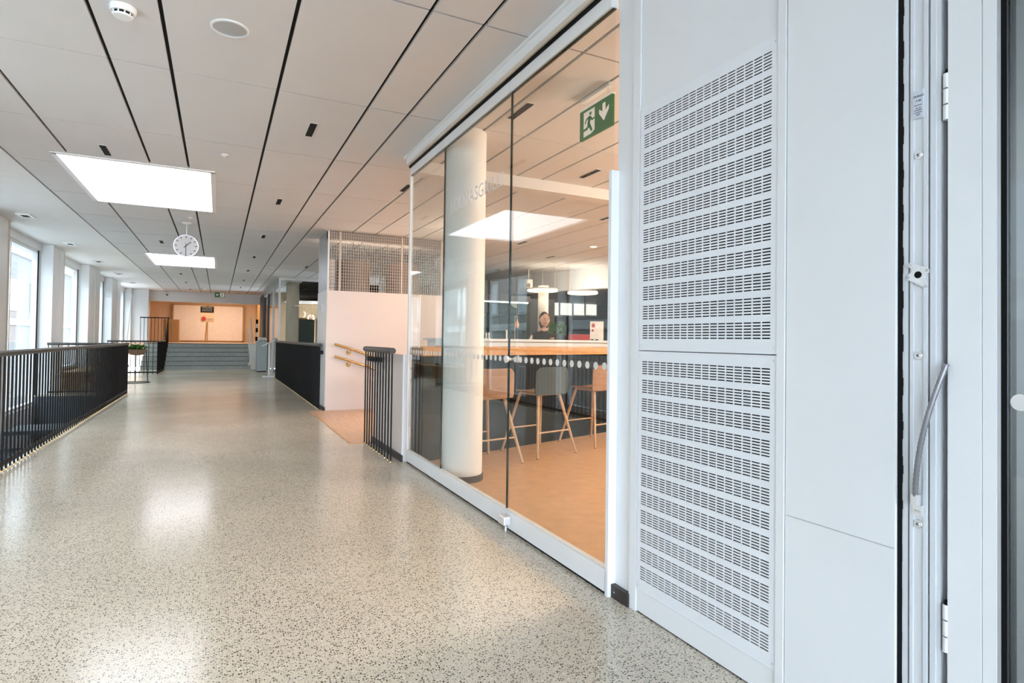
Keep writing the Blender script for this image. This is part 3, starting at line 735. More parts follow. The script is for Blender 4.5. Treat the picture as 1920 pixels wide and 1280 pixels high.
MB().cyl((p.x+.012, p.y, 1.50), (p.x+.012, p.y, 1.53), .0015, seg=6).build('cord', 'black', tl)
p = on_counter(1119, .95)
ps = thing('notice_board', 'white notice board with red squares standing on the counter', 'notice board', (p.x, p.y, 1.222))
e1 = Vector((.88, -.47, 0)); nn = Vector((-.47, -.88, 0))
def nbp(a, z, off): q = p+e1*a+nn*off; return (q.x, q.y, 1.222+z)
def plate(a0, a1, z0, z1, off, t_, name, mat): MB().hexa([nbp(a0, z0, off), nbp(a1, z0, off), nbp(a1, z0, off-t_), nbp(a0, z0, off-t_), nbp(a0, z1, off), nbp(a1, z1, off), nbp(a1, z1, off-t_), nbp(a0, z1, off-t_)]).build(name, mat, ps)
plate(-.105, .105, 0.0, .30, 0, .012, 'board', 'paper')
plate(-.08, -.03, .205, .265, .002, .002, 'red_print', 'red'); plate(-.08, -.05, .14, .175, .002, .002, 'red_print', 'red')
for q in range(4): plate(-.09, .03, .045+.015*q, .052+.015*q, .0015, .0015, 'text_line', 'frost')
for q in (-.07, .0): plate(q-.02, q+.02, .004, .02, .03, .03, 'foot', 'black')
p = on_counter(1046, 1.0)
pl = thing('potted_plant', 'bushy green plant in a dark pot on the counter beside the person', 'plant', (p.x, p.y, 1.222))
MB().lathe([(.05, 0), (.07, .09), (.066, .09), (.06, .07)], (p.x, p.y, 1.222), 18).build('pot', 'dark2', pl, True)
def leaves(parent, c, rad, n_, h, mat='leafm', L_=.09):
    lf = MB()
    for q in range(n_):
        a = random.uniform(0, 6.28); e = random.uniform(.1, 1.2); l = L_*random.uniform(.7, 1.3); w = l*.28
        b = Vector(c)+Vector((math.cos(a), math.sin(a), 0))*random.uniform(0, rad*.6)+Vector((0, 0, random.uniform(0, h)))
        d = Vector((math.cos(a)*math.cos(e), math.sin(a)*math.cos(e), math.sin(e))); s_ = Vector((-math.sin(a), math.cos(a), 0)); n_up = d.cross(s_)*-.01
        i0 = len(lf.v); lf.v += [tuple(b), tuple(b+d*l*.5+s_*w+n_up), tuple(b+d*l-Vector((0, 0, l*.2))), tuple(b+d*l*.5-s_*w+n_up), tuple(b+d*l*.5+n_up*3)]
        lf.f += [(i0, i0+1, i0+4), (i0+1, i0+2, i0+4), (i0+2, i0+3, i0+4), (i0+3, i0, i0+4)]
    o = lf.build('foliage', mat, parent); o['kind'] = 'stuff'
leaves(pl, (p.x, p.y, 1.29), .12, 110, .16)
# red armchairs behind
rc = thing('red_armchair', 'red upholstered armchair far behind the service counter', 'armchair', (7.2, 10.6, 0))
for nme, bx in (('seat', (6.85, 7.55, 10.3, 10.9, .2, .48)), ('backrest', (6.85, 7.55, 10.8, 10.98, .3, 1.36)), ('armrest', (6.78, 6.9, 10.3, 10.95, .2, .7)), ('armrest', (7.5, 7.62, 10.3, 10.95, .2, .7))):
    o = MB().box(*bx).build(nme, 'red', rc); bv = o.modifiers.new('b', 'BEVEL'); bv.width = .05; bv.segments = 3
for a in (6.9, 7.5):
    for b in (10.36, 10.9): MB().cyl((a, b, 0), (a, b, .22), .02).build('leg', 'dark2', rc)

# person behind the counter
def make_person(base, rz):
    # skeleton: name -> (pos, radius)
    J = {'pel': ((0, 0, .93), .13), 'sp': ((0, -.03, 1.08), .115), 'ch': ((0, -.06, 1.25), .125), 'ne': ((0, -.085, 1.37), .052), 'hb': ((0, -.105, 1.43), .055),
         'sl': ((-.15, -.06, 1.30), .055), 'el': ((-.27, -.10, 1.10), .042), 'wl': ((-.13, -.30, 1.20), .03), 'sr': ((.15, -.06, 1.30), .055), 'er': ((.25, -.14, 1.12), .042), 'wr': ((.08, -.32, 1.24), .03),
         'hl': ((-.09, 0, .86), .10), 'kl': ((-.10, -.02, .48), .062), 'al': ((-.10, .02, .09), .045), 'tl': ((-.11, -.14, .045), .038), 'hr': ((.09, 0, .86), .10), 'kr': ((.10, -.02, .48), .062), 'ar': ((.10, .02, .09), .045), 'tr': ((.11, -.14, .045), .038)}
    E_ = [('pel', 'sp'), ('sp', 'ch'), ('ch', 'ne'), ('ne', 'hb'), ('ch', 'sl'), ('sl', 'el'), ('el', 'wl'), ('ch', 'sr'), ('sr', 'er'), ('er', 'wr'), ('pel', 'hl'), ('hl', 'kl'), ('kl', 'al'), ('al', 'tl'), ('pel', 'hr'), ('hr', 'kr'), ('kr', 'ar'), ('ar', 'tr')]
    ks = list(J); me = bpy.data.meshes.new('skel'); me.from_pydata([J[k][0] for k in ks], [(ks.index(a), ks.index(b)) for a, b in E_], [])
    o = bpy.data.objects.new('skel', me); C.objects.link(o)
    sk_ = o.modifiers.new('skin', 'SKIN'); o.modifiers.new('ss', 'SUBSURF').levels = 2
    for i, k in enumerate(ks):
        sv = me.skin_vertices[0].data[i]; sv.radius = (J[k][1], J[k][1]*.85); sv.use_root = (k == 'pel')
    bpy.context.view_layer.update()
    ev = bpy.data.meshes.new_from_object(o.evaluated_get(bpy.context.evaluated_depsgraph_get())); bpy.data.objects.remove(o)
    bm = bmesh.new(); bm.from_mesh(ev)
    def ball(c, sx, sy, sz, mi, seg=16):
        r_ = bmesh.ops.create_uvsphere(bm, u_segments=seg, v_segments=10, radius=1)
        for v in r_['verts']: v.co = Vector((v.co.x*sx*(1-.12*max(0, -v.co.z)), v.co.y*sy, v.co.z*sz))+Vector(c)
        fs = set(f_ for v in r_['verts'] for f_ in v.link_faces)
        for f_ in fs: f_.material_index = mi
    for f_ in bm.faces:
        c = f_.calc_center_median()
        if c.z > 1.36 and abs(c.x) < .1: f_.material_index = 0
        elif c.z < .1: f_.material_index = 3
        elif (abs(c.x) > .19 and c.z > .97) or c.y < -.2 and c.z > .9: f_.material_index = 1
        else: f_.material_index = 2
    HC = (0, -.13, 1.535)
    ball(HC, .074, .092, .112, 0); ball((0, -.225, 1.525), .013, .016, .02, 0, 8); ball((-.076, -.12, 1.53), .012, .018, .03, 0, 8); ball((.076, -.12, 1.53), .012, .018, .03, 0, 8)
    ball((-.03, -.212, 1.55), .011, .008, .007, 3, 8); ball((.03, -.212, 1.55), .011, .008, .007, 3, 8); ball((0, -.213, 1.478), .024, .008, .006, 4, 8)
    for wx, s_ in ((-.13, 1), (.08, -1)):
        wy = -.30 if wx < 0 else -.32; wz = 1.20 if wx < 0 else 1.24
        ball((wx+.02*s_, wy-.05, wz+.005), .038, .05, .016, 0, 10)
        for q in range(5):
            m2 = MB(); x = wx+.02*s_+(-.03+.02*q if q < 4 else .045*s_); y = wy-.09 if q < 4 else wy-.05; l = (.05, .06, .058, .045, .04)[q]
            m2.tube([(x, y, wz+.005), (x, y-l*.6, wz), (x+(.01*s_ if q == 4 else 0), y-l, wz-.015)], [.0085, .008, .006], 6)
            base_i = [bm.verts.new(v) for v in m2.v]
            for fc in m2.f: bm.faces.new([base_i[i] for i in fc]).material_index = 0
    bm.to_mesh(ev); bm.free()
    idx_ = [p_.material_index for p_ in ev.polygons]; ev.materials.clear()
    for k in ('skin', 'cloth_w', 'cloth_d', 'hair', 'red'): ev.materials.append(M[k])
    for p_, i_ in zip(ev.polygons, idx_): p_.material_index = i_
    for p_ in ev.polygons: p_.use_smooth = True
    root = thing('person', 'person in pale sleeves and dark vest leaning over the white counter', 'person', base, rz=rz)
    b_ = link('body', ev, root)
    hr = bpy.data.meshes.new('hair'); bm = bmesh.new(); bmesh.ops.create_uvsphere(bm, u_segments=20, v_segments=14, radius=1)
    for v in bm.verts:
        x, y, z = v.co
        v.co = Vector((x*.083*(1+.15*max(0, -z)), y*.10+.018, z*.12-(.06*max(0, -z)**1.2)))+Vector(HC)+Vector((0, .008, .012))
        if y < .15 and z < .40: v.co.y = HC[1]+.025
    bm.to_mesh(hr); bm.free(); hr.materials.append(M['hair'])
    for p_ in hr.polygons: p_.use_smooth = True
    link('hair', hr, root)
make_person((4.62, 8.16, 0), math.radians(-12))

# added warm fill lights, shaped as small round downlights
def downlight(x, y, z, power, label, color=WARM, size=.14):
    t = thing('downlight', label, 'downlight', (x, y, z), 'added fill downlights')
    MB().lathe([(.075, -.006), (.075, .004)], (x, y, z), 20).build('trim_ring', 'metal_white', t); MB().lathe([(.055, -.008), (.055, -.004)], (x, y, z), 16).build('lens', 'lamp_warm', t)
    a = area('fill_downlight_lamp', (x, y, z-.012), size, size, power, color, spread=math.radians(85)); a.parent = t; a.location = (0, 0, -.012)
def globe(x, y, z, power, label):  # added fill lamp in the shape of a globe pendant
    t = thing('fill_globe_lamp', label, 'pendant lamp', (x, y, z), 'added fill globes')
    MB().lathe([(.004, .15), (.08, .125), (.135, .06), (.15, 0), (.135, -.06), (.08, -.125), (.004, -.15)], (x, y, z), 28).build('globe', 'globe', t, True)
    MB().cyl((x, y, z+.14), (x, y, CEIL), .006, seg=8).build('cord', 'black', t); MB().lathe([(.04, .13), (.04, .19)], (x, y, z), 16).build('socket', 'brass', t)
    l = bpy.data.lights.new('fill_globe_light', 'POINT'); l.energy = power; l.color = WARM; l.shadow_soft_size = .17
    o = bpy.data.objects.new('fill_globe_light', l); C.objects.link(o); o.parent = t
for x, y, w_ in ((4.7, 2.6, 'nearest the vent wall in the lunch room'), (6.6, 3.6, 'second row of the lunch room'), (8.6, 4.6, 'deepest in the lunch room')):
    globe(x, y, 2.35, 470, 'added unseen warm fill globe '+w_)  # added out of view to warm and brighten the room
globe(3.45, 8.8, 2.3, 40, 'added warm fill globe over the wooden stairs, hidden by the column')  # added behind the column to warm wall, cage and ceiling
downlight(3.0, 8.2, CEIL-.002, 9, 'added warm fill downlight above the wooden stairs')  # added to light the oak steps and bounce warmth upward
downlight(6.3, 9.2, CEIL-.002, 20, 'added warm fill downlight above the serving aisle')

# ================================================================== RIGHT STAIR, LAMP-TINTED WALL, CAGE
pw = struct(MB().box(1.6, 4.4, 10.07, 11.05, -2.5, 2.0).build('wall_warm_tint', 'warm_tint'), 'white wall block beside the wooden stairs, tinted as if lamp lit')
MB().box(1.592, 1.6, 10.085, 11.05, .06, 2.0).build('untinted_side', 'wall', pw)  # same white paint as the block, left without the warm tint
MB().box(1.57, 1.6, 10.09, 11.05, 0, .06).build('skirting', 'skirting', pw)
MB().box(1.588, 1.60, 10.075, 11.05, 1.985, 2.0).build('edge_trim', 'metal_white', pw)
cg = thing('wire_cage', 'pale wire mesh cage on top of the wall by the stairs', 'cage', (3, 10.5, 2.0))
wm = MB()
for k in range(68): x = 1.66+.04*k; wm.box(x-.0028, x+.0028, 10.084, 10.09, 2.003, 2.985)
wm.build('vertical_wires', 'wire', cg)['kind'] = 'stuff'
wm = MB()
for k in range(19): z = 2.03+.052*k; wm.box(1.64, 4.36, 10.09, 10.0945, z-.002, z+.002)
wm.build('horizontal_wires', 'wire', cg)['kind'] = 'stuff'
for x in (1.615, 1.80, 2.86, 3.6, 4.34): MB().box(x-.012, x+.012, 10.078, 10.10, 2.003, 2.995).build('post', 'wire', cg)
MB().box(1.60, 4.36, 10.10, 10.22, 2.86, 2.995).build('header', 'drum', cg)
sp_ = MB().box(1.60, 1.612, 10.10, 11.05, 2.003, 2.995).build('side_panel', 'metal_grey', cg)
MB().box(1.598, 1.62, 10.07, 10.095, 2.003, 2.995).build('corner_post', 'metal_white', cg); MB().box(1.598, 1.62, 11.03, 11.05, 2.003, 2.995).build('corner_post', 'metal_white', cg)
for k in range(9): MB().box(1.66, 1.80, 10.55, 10.57, 2.03+.062*k, 2.085+.062*k).build('white_slat', 'metal_white', cg)
for k, (x, w_) in enumerate(((2.12, 'left'), (3.02, 'right'))):
    t = thing('drum_lamp', '%s of the two grey felt drum lamps behind the wire mesh' % w_, 'pendant lamp', (x, 10.62, 2.02), 'drum lamps')
    MB().lathe([(.30, 0), (.30, .56), (.29, .56), (.29, .01)], (x, 10.62, 2.015), 40).build('shade', 'drum', t, True)
    l = bpy.data.lights.new('drum_light', 'POINT'); l.energy = 16; l.color = WARM; l.shadow_soft_size = .2; lo = bpy.data.objects.new('drum_light', l); C.objects.link(lo); lo.parent = t; lo.location = (0, 0, .40)
    MB().cyl((x, 10.62, 2.55), (x, 10.62, CEIL), .005, seg=6).build('cord', 'black', t); MB().box(x-.29, x+.29, 10.61, 10.63, 2.54, 2.555).build('spider', 'black', t)
th_ = thing('wall_switch', 'small white switch on the side of the wall block', 'switch', (1.59, 10.5, 1.72))
MB().box(1.578, 1.592, 10.46, 10.54, 1.66, 1.78).build('plate', 'metal_white', th_); MB().box(1.574, 1.578, 10.48, 10.52, 1.69, 1.75).build('rocker', 'metal_grey', th_)
# brass handrails
for z, w_ in ((1.10, 'upper'), (.895, 'lower')):
    t = thing('brass_handrail', w_+' brass handrail sloping down the wall beside the wooden stairs', 'handrail', (2.2, 10.0, z-.2), 'brass handrails')
    MB().tube([(1.72, 9.99, z+.005), (1.9, 9.99, z-.045), (3.9, 9.99, z-.045-1.98*.33)], .021, 14).build('rail', 'brass', t, True)
    for x in (1.96, 2.9, 3.7):
        zz = z-.045-(x-1.9)*.33
        MB().tube([(x, 9.99, zz), (x, 9.99, zz-.05), (x, 10.06, zz-.07)], .008, 8).build('bracket', 'brass', t, True)
        MB().cyl((x, 10.06, zz-.07), (x, 10.071, zz-.07), .038, seg=20).build('rosette', 'brass', t, True)
# wooden landing and stairs down
ls = thing('wooden_stairs', 'pale oak landing and stairs going down to the right of the corridor', 'stairs', (2, 8.5, 0))
ys = [6.83+k*(10.06-6.83)/4 for k in range(5)]
for a, b in zip(ys, ys[1:]): MB().box(1.375, 2.36, a+.001, b-.001, -.03, .005).build('plank', 'oak', ls)
MB().box(1.357, 1.375, 6.81, 10.06, -.03, .007).build('nosing', 'oak_x', ls); MB().box(1.375, 1.62, 6.81, 6.83, -.03, .007).build('nosing', 'oak_x', ls)
for k in range(6):
    x0 = 2.36+.30*k; z = -.165*(k+1)
    MB().box(x0-.02, x0+.32, 7.055, 10.06, z-.03, z).build('tread', 'oak', ls); MB().box(x0-.02, x0, 7.055, 10.06, z, z+.135).build('riser', 'oak', ls)
MB().box(4.14, 4.6, 7.055, 10.06, -1.02, -.99).build('lower_landing', 'oak', ls)
struct(MB().box(1.62, 4.6, 7.0, 7.045, -2.5, -.04).build('wall_stair_side', 'warm_tint'), 'side wall of the wooden stairs'); struct(MB().box(4.62, 4.67, 7.05, 10.06, -2.5, -.26).build('wall_stair_end', 'warm_tint'), 'end wall of the wooden stairs')
pp = struct(MB().box(1.635, 1.70, 5.655, 6.85, 0, 1.045).build('wall_parapet', 'warm_tint'), 'low white parapet behind the short railing, tinted as if lamp lit')
MB().box(1.615, 1.635, 5.62, 6.86, 0, .065).build('skirting', 'skirting', pp)
MB().box(1.63, 1.645, 5.64, 5.66, 0, 1.05).build('edge_trim', 'metal_white', pp)

# ================================================================== RAILINGS
foot_me = MB().lathe([(.017, 0), (.017, .006), (.011, .010)], (0, 0, 0), 14).mesh('brass_foot', 'brass', True)
def railing(name, label, pts, zbase, zt, spacing, bottom=None, cap=True, hr=.026, br=.0085, feet=True, hmat='handrail', skip_ends=0):
    c = sum((Vector(p) for p in pts), Vector())/len(pts)
    t = thing(name, label, 'railing', (c.x, c.y, zbase), 'black railings')
    bal = MB().cyl((0, 0, 0), (0, 0, zt-.015), br, seg=8).mesh('baluster', 'rail', True)
    for a, b in zip(pts, pts[1:]):
        a = Vector(a); b = Vector(b); L_ = (b-a).length; n_ = max(1, round(L_/spacing))
        for k in range(n_+1):
            p = a.lerp(b, k/n_); loc = (p.x-c.x, p.y-c.y, 0)
            bo = part(bal, 'baluster', t, loc)
            if feet: part(foot_me, 'brass_foot', bo, (0, 0, 0))
        e = (b-a).normalized()*.02
        MB().cyl((a.x-e.x, a.y-e.y, zbase+zt), (b.x+e.x, b.y+e.y, zbase+zt), hr, seg=16).build('top_rail', hmat, t, True)
        if bottom:
            n2 = Vector((-e.y, e.x, 0)).normalized()*.004
            MB().hexa([(a.x-n2.x, a.y-n2.y, zbase+bottom[0]), (b.x-n2.x, b.y-n2.y, zbase+bottom[0]), (b.x+n2.x, b.y+n2.y, zbase+bottom[0]), (a.x+n2.x, a.y+n2.y, zbase+bottom[0]),
                       (a.x-n2.x, a.y-n2.y, zbase+bottom[1]), (b.x-n2.x, b.y-n2.y, zbase+bottom[1]), (b.x+n2.x, b.y+n2.y, zbase+bottom[1]), (a.x+n2.x, a.y+n2.y, zbase+bottom[1])]).build('bottom_bar', 'rail', t)
    return t
railing('bar_railing', 'long black bar railing at the left edge of the corridor', [(-1.67, 5.2), (-1.67, 14.4)], 0, 1.03, .115, (.045, .085)) if False else None
t = railing('bar_railing', 'long black bar railing at the left edge of the corridor', [(-1.67, 5.2, 0), (-1.67, 14.4, 0)], 0, 1.03, .115, (.05, .09))
MB().box(-1.66, -1.652, 14.15, 14.42, .55, .6).build('clamp', 'rail', t)
railing('end_railing', 'black railing closing the far end of the left floor opening', [(-1.72, 14.46, 0), (-3.0, 14.46, 0)], 0, 1.02, .16, (.05, .08))
t = railing('short_railing', 'short black railing of eleven bars beside the glass partition', [(1.53, 5.68, 0), (1.53, 6.83, 0)], 0, 1.085, .115, None, hr=.031)
MB().box(1.535, 1.60, 6.35, 6.8, .95, 1.0).build('wall_bracket', 'rail', t)
t = railing('right_railing', 'dense black railing on the right beyond the wooden landing', [(1.53, 10.26, 0), (1.53, 18.7, 0)], 0, 1.085, .115, None, hr=.030)
MB().box(1.535, 1.60, 10.3, 10.6, .93, .99).build('wall_bracket', 'rail', t)
# far stair railing: along the second opening, up the steps, across the platform
t = railing('far_railing', 'black railing fencing off the area left of the far steps', [(-3.0, 21.4, 0), (-1.70, 21.4, 0), (-1.70, 24.15, 0)], 0, 1.03, .115, (.05, .09), feet=True)
t = thing('step_railing', 'black railing climbing the far terrazzo steps', 'railing', (-1.70, 25, 0), 'black railings')
for k in range(14):
    y = 24.2+.108*k; zb_ = min(6, max(0, int((y-24.1)/.28)+1))*.157; zt_ = 1.03+.86*(y-24.2)/1.42
    MB().cyl((-1.70, y, zb_), (-1.70, y, zt_), .0075, seg=8).build('baluster', 'rail', t)
MB().cyl((-1.70, 24.15, 1.03), (-1.70, 25.65, 1.90), .024, seg=12).build('top_rail', 'rail', t, True)
railing('platform_railing', 'black railing standing on the raised platform', [(-2.6, 25.66, 0), (-1.70, 25.66, 0)], .94, .95, .11, None, hr=.02, feet=False, hmat='rail')

# ================================================================== FAR STEPS AND PLATFORM
sts = thing('terrazzo_steps', 'six grey terrazzo steps up to the platform at the far end', 'stairs', (0, 25, 0))
for k in range(6):
    o = MB().box(-2.43, 1.54, 24.1+.28*k, 25.6, .157*k, .157*(k+1)).build('step', 'step', sts)
    MB().box(-2.43, 1.54, 24.09+.28*k, 24.1+.28*k, .157*(k+1)-.022, .157*(k+1)-.004).build('nosing_strip', 'dark2', o)
def P(u, v, y): return pxy(u, v, y)
a = P(326, 572, 31.3); b = P(454, 637, 31.3)
sc_ = thing('projection_screen', 'wide white canvas screen on the back wall of the platform', 'screen', ((a.x+b.x)/2, 31.3, .94))
mid = (a.x+b.x)/2-.05
MB().box(a.x, mid-.02, 31.28, 31.32, 1.02, 2.66).build('canvas', 'canvas', sc_); MB().box(mid+.02, b.x, 31.28, 31.32, 1.02, 2.66).build('canvas', 'canvas', sc_)
for q in ((a.x-.05, b.x+.05, 31.27, 31.4, 2.66, 2.71), (a.x-.05, b.x+.05, 31.27, 31.4, .97, 1.02), (a.x-.05, a.x, 31.27, 31.4, .97, 2.7), (b.x, b.x+.05, 31.27, 31.4, .97, 2.7), (mid-.02, mid+.02, 31.27, 31.4, .97, 2.7)): MB().box(*q).build('frame', 'ochre', sc_)
sg = thing('sign_board', 'board with black header and red disc leaning on a thin pole on the platform', 'sign', (-.5, 29.5, .94))
MB().cyl((-.53, 29.5, .94), (-.47, 29.5, 2.0), .025, seg=8).build('pole', 'ochre', sg); MB().cyl((-.6, 29.5, .94), (-.4, 29.5, .945), .1, seg=4).build('foot', 'ochre', sg)
a = P(376, 574, 29.48); b = P(401, 586, 29.48); MB().box(a.x, b.x, 29.46, 29.49, b.z, a.z).build('header', 'dark', sg)
c = P(401, 604, 29.48); MB().box(a.x, c.x, 29.47, 29.49, c.z, b.z-.005).build('board', 'plywood', sg)
d = P(382, 597, 29.46); MB().cyl((d.x, 29.455, d.z), (d.x, 29.47, d.z), .09, seg=24).build('red_disc', 'red', sg)
for q in range(2): MB().box(d.x+.13, d.x+.36, 29.462, 29.47, d.z-.03+.045*q, d.z-.012+.045*q).build('text_line', 'beige', sg)
for q in range(3): MB().box(a.x+.06, b.x-.06, 29.452, 29.46, b.z+.06+.07*q, b.z+.08+.07*q).build('text_line', 'drum', sg)
bx = thing('ochre_cabinet', 'ochre wooden cabinet on the platform left of the screen', 'cabinet', (-1.75, 29.6, .94))
MB().box(-2.15, -1.55, 29.4, 29.9, .94, 1.93).build('body', 'ochre', bx); MB().box(-2.12, -1.86, 29.385, 29.4, .98, 1.9).build('door', 'ochre', bx); MB().box(-1.84, -1.58, 29.385, 29.4, .98, 1.9).build('door', 'ochre', bx)
a_ = area('platform_lamp', (0, 29.2, 3.2), 2.6, 1.0, 46, (1, .80, .60))
pls = thing('platform_luminaire', 'warm ceiling lamp above the platform', 'lamp', (0, 29.2, 3.23)); MB().box(-1.3, 1.3, 28.7, 29.7, 3.215, 3.249).build('housing', 'metal_white', pls)
# far exit sign
fx = thing('exit_sign', 'small green exit sign hanging from the ceiling at the far end', 'exit sign', (.01, 26.3, 2.8))
MB().box(-.17, .19, 26.29, 26.31, 2.79, 2.985).build('green_panel', 'green', fx)
MB().box(.02, .17, 26.283, 26.29, 2.81, 2.965).build('doorway_symbol', 'sign_white', fx)
MB().prism([(-.13, 26.284, 2.885), (-.08, 26.284, 2.84), (-.08, 26.284, 2.87), (-.03, 26.284, 2.87), (-.03, 26.284, 2.90), (-.08, 26.284, 2.90), (-.08, 26.284, 2.93)], (0, .006, 0)).build('arrow_symbol', 'sign_white', fx)
rf = MB(); rf.cyl((.10, 26.279, 2.94), (.10, 26.283, 2.94), .014, seg=12)
for p0, p1 in (((.095, 2.92), (.085, 2.875)), ((.085, 2.875), (.06, 2.83)), ((.085, 2.875), (.12, 2.83)), ((.095, 2.915), (.06, 2.89)), ((.095, 2.915), (.135, 2.90))): rf.cyl((p0[0], 26.281, p0[1]), (p1[0], 26.281, p1[1]), .008, seg=6)
rf.build('running_figure', 'green', fx); MB().cyl((.0, 26.3, 2.985), (.0, 26.3, CEIL), .008).build('hanger', 'steel', fx)
cc = thing('security_camera', 'small white security camera on the far beam', 'camera', (-1.93, 26.9, 2.85))
MB().box(-1.96, -1.90, 27.1, 27.2, 2.82, 2.95).build('bracket', 'metal_white', cc); MB().cyl((-1.93, 27.1, 2.88), (-1.86, 26.86, 2.84), .04, seg=14).build('housing', 'metal_white', cc); MB().cyl((-1.86, 26.86, 2.84), (-1.855, 26.85, 2.838), .03, seg=12).build('lens', 'black', cc)

# ================================================================== CEILING FITTINGS
sd = thing('smoke_detector', 'round white smoke detector on the ceiling, nearest the viewer at the left', 'smoke detector', (-.505, 3.82, CEIL), 'detectors')
MB().lathe([(.066, 0), (.066, -.018), (.058, -.032)], (-.505, 3.82, CEIL), 36).build('base', 'metal_white', sd, True)
MB().lathe([(.046, -.03), (.046, -.045)], (-.505, 3.82, CEIL), 30).build('dark_vents', 'black', sd)
for k in range(10):
    a = k*.628; MB().cyl((-.505+.049*math.cos(a), 3.82+.049*math.sin(a), CEIL-.03), (-.505+.047*math.cos(a), 3.82+.047*math.sin(a), CEIL-.047), .004, seg=6).build('rib', 'metal_white', sd)
MB().lathe([(.050, -.045), (.044, -.053), (.001, -.055)], (-.505, 3.82, CEIL), 30).build('cap', 'metal_white', sd, True)
spk = thing('ceiling_speaker', 'flush round loudspeaker with grey mesh in the ceiling', 'speaker', (.025, 3.78, CEIL))
MB().lathe([(.104, .002), (.104, -.006), (.092, -.008), (.092, .002)], (.025, 3.78, CEIL), 48).build('rim', 'metal_white', spk, True); MB().lathe([(.092, -.002), (.05, -.006), (.001, -.007)], (.025, 3.78, CEIL), 40).build('mesh', 'metal_grey', spk, True)
for k, (x, y, lb_) in enumerate(((.018, 6.44, 'small white sprinkler cap right of the near skylight'), (-.42, 10.1, 'tiny white sensor just beyond the near skylight'))):
    s_ = thing('sprinkler', lb_, 'sprinkler', (x, y, CEIL)); MB().lathe([(.035, 0), (.035, -.006), (.022, -.012)], (x, y, CEIL), 20).build('escutcheon', 'metal_white', s_, True); MB().lathe([(.01, -.01), (.012, -.024), (.001, -.026)], (x, y, CEIL), 14).build('head', 'metal_white', s_, True)
for k, (x, y, w_) in enumerate(((1.17, 16.2, 'far down the ceiling near the wall block'), (-.5, 25.0, 'near the far exit sign'))):
    s_ = thing('smoke_detector', 'small white smoke detector '+w_, 'smoke detector', (x, y, CEIL), 'detectors'); MB().lathe([(.06, 0), (.06, -.02), (.05, -.03)], (x, y, CEIL), 24).build('base', 'metal_white', s_, True); MB().lathe([(.045, -.03), (.04, -.05), (.001, -.052)], (x, y, CEIL), 24).build('cap', 'metal_grey', s_, True)
for k, y in enumerate((11.25, 14.26, 17.28, 20.4, 23.6)):
    x = -2.655
    s_ = thing('square_downlight', '%s square downlight in the ceiling strip above the windows, counted from the viewer' % ['first', 'second', 'third', 'fourth', 'fifth'][k], 'downlight', (x, y, CEIL), 'square downlights')
    q = MB(); q.box(x-.09, x+.09, y-.16, y-.11, CEIL-.012, CEIL+.004); q.box(x-.09, x+.09, y+.11, y+.16, CEIL-.012, CEIL+.004); q.box(x-.09, x-.05, y-.11, y+.11, CEIL-.012, CEIL+.004); q.box(x+.05, x+.09, y-.11, y+.11, CEIL-.012, CEIL+.004)
    q.build('frame', 'metal_white', s_); MB().box(x-.05, x+.05, y-.11, y+.11, CEIL-.004, CEIL+.004).build('reflector', 'black', s_)
# clock
ck = thing('wall_clock', 'round pale clock showing half past one, hanging from the ceiling', 'clock', (-.49, 10.6, 2.62))
cxx, cyy, czz, R_ = -.487, 10.6, 2.628, .176
MB().cyl((cxx, cyy-.035, czz), (cxx, cyy+.035, czz), R_, seg=48).build('case', 'metal_grey', ck, True)
for s_ in (-1,):
    dial = MB().cyl((cxx, cyy-.036, czz), (cxx, cyy-.040, czz), R_*.94, seg=48).build('dial', 'clock_face', ck)
    for k in range(12):
        a = math.radians(30*k); d = Vector((math.sin(a), 0, math.cos(a))); n_ = Vector((math.cos(a), 0, -math.sin(a)))*.005
        p0 = Vector((cxx, cyy-.0425, czz))+d*R_*.70; p1 = Vector((cxx, cyy-.0425, czz))+d*R_*.90
        MB().prism([p0+n_, p1+n_, p1-n_, p0-n_], (0, .003, 0)).build('hour_mark', 'print', dial)
    def hand(ang, l0, l1, w, y_, nm):
        a = math.radians(ang); d = Vector((math.sin(a), 0, math.cos(a))); n_ = Vector((math.cos(a), 0, -math.sin(a)))*w; o_ = Vector((cxx, y_, czz))
        MB().prism([o_-d*l0+n_, o_+d*l1+n_*.8, o_+d*l1-n_*.8, o_-d*l0-n_], (0, .002, 0)).build(nm, 'print', ck)
    hand(47, .04, R_*.55, .006, cyy-.046, 'hour_hand'); hand(180, .04, R_*.86, .0045, cyy-.049, 'minute_hand')
MB().cyl((cxx, cyy, czz+R_-.005), (cxx, cyy, CEIL-.012), .016, seg=14).build('drop_rod', 'metal_grey', ck, True); MB().lathe([(.075, 0), (.06, -.016), (.02, -.03)], (cxx, cyy, CEIL), 24).build('ceiling_rose', 'metal_white', ck, True)

# ================================================================== FAR RIGHT: office glass box, bins, stand
og = struct(MB().box(1.58, 1.64, 18.78, 18.86, 0, CEIL).build('wall_office', 'metal_white'), 'white corner post of the glazed office')
MB().box(1.58, 1.68, 18.8, 27.1, 2.78, CEIL).build('head_rail', 'grey_box', og); MB().box(1.64, 4.2, 18.79, 18.85, 2.93, CEIL).build('head_rail', 'metal_white', og); MB().box(1.64, 4.2, 18.79, 18.85, 0, 1.06).build('lower_panel', 'wall', og)
for y in (20.9, 23.0, 25.0): MB().box(1.58, 1.66, y, y+.12, 0, 2.78).build('mullion', 'metal_white' if y < 22 else 'dark2', og)
MB().box(1.612, 1.624, 18.86, 27, .02, 2.78).build('pane', 'glass', og); MB().box(1.64, 4.2, 18.815, 18.825, 1.06, 2.93).build('pane', 'glass', og)
MB().box(1.55, 1.68, 25.2, 27.0, 0, 2.9).build('dark_panel', 'dark2', og)
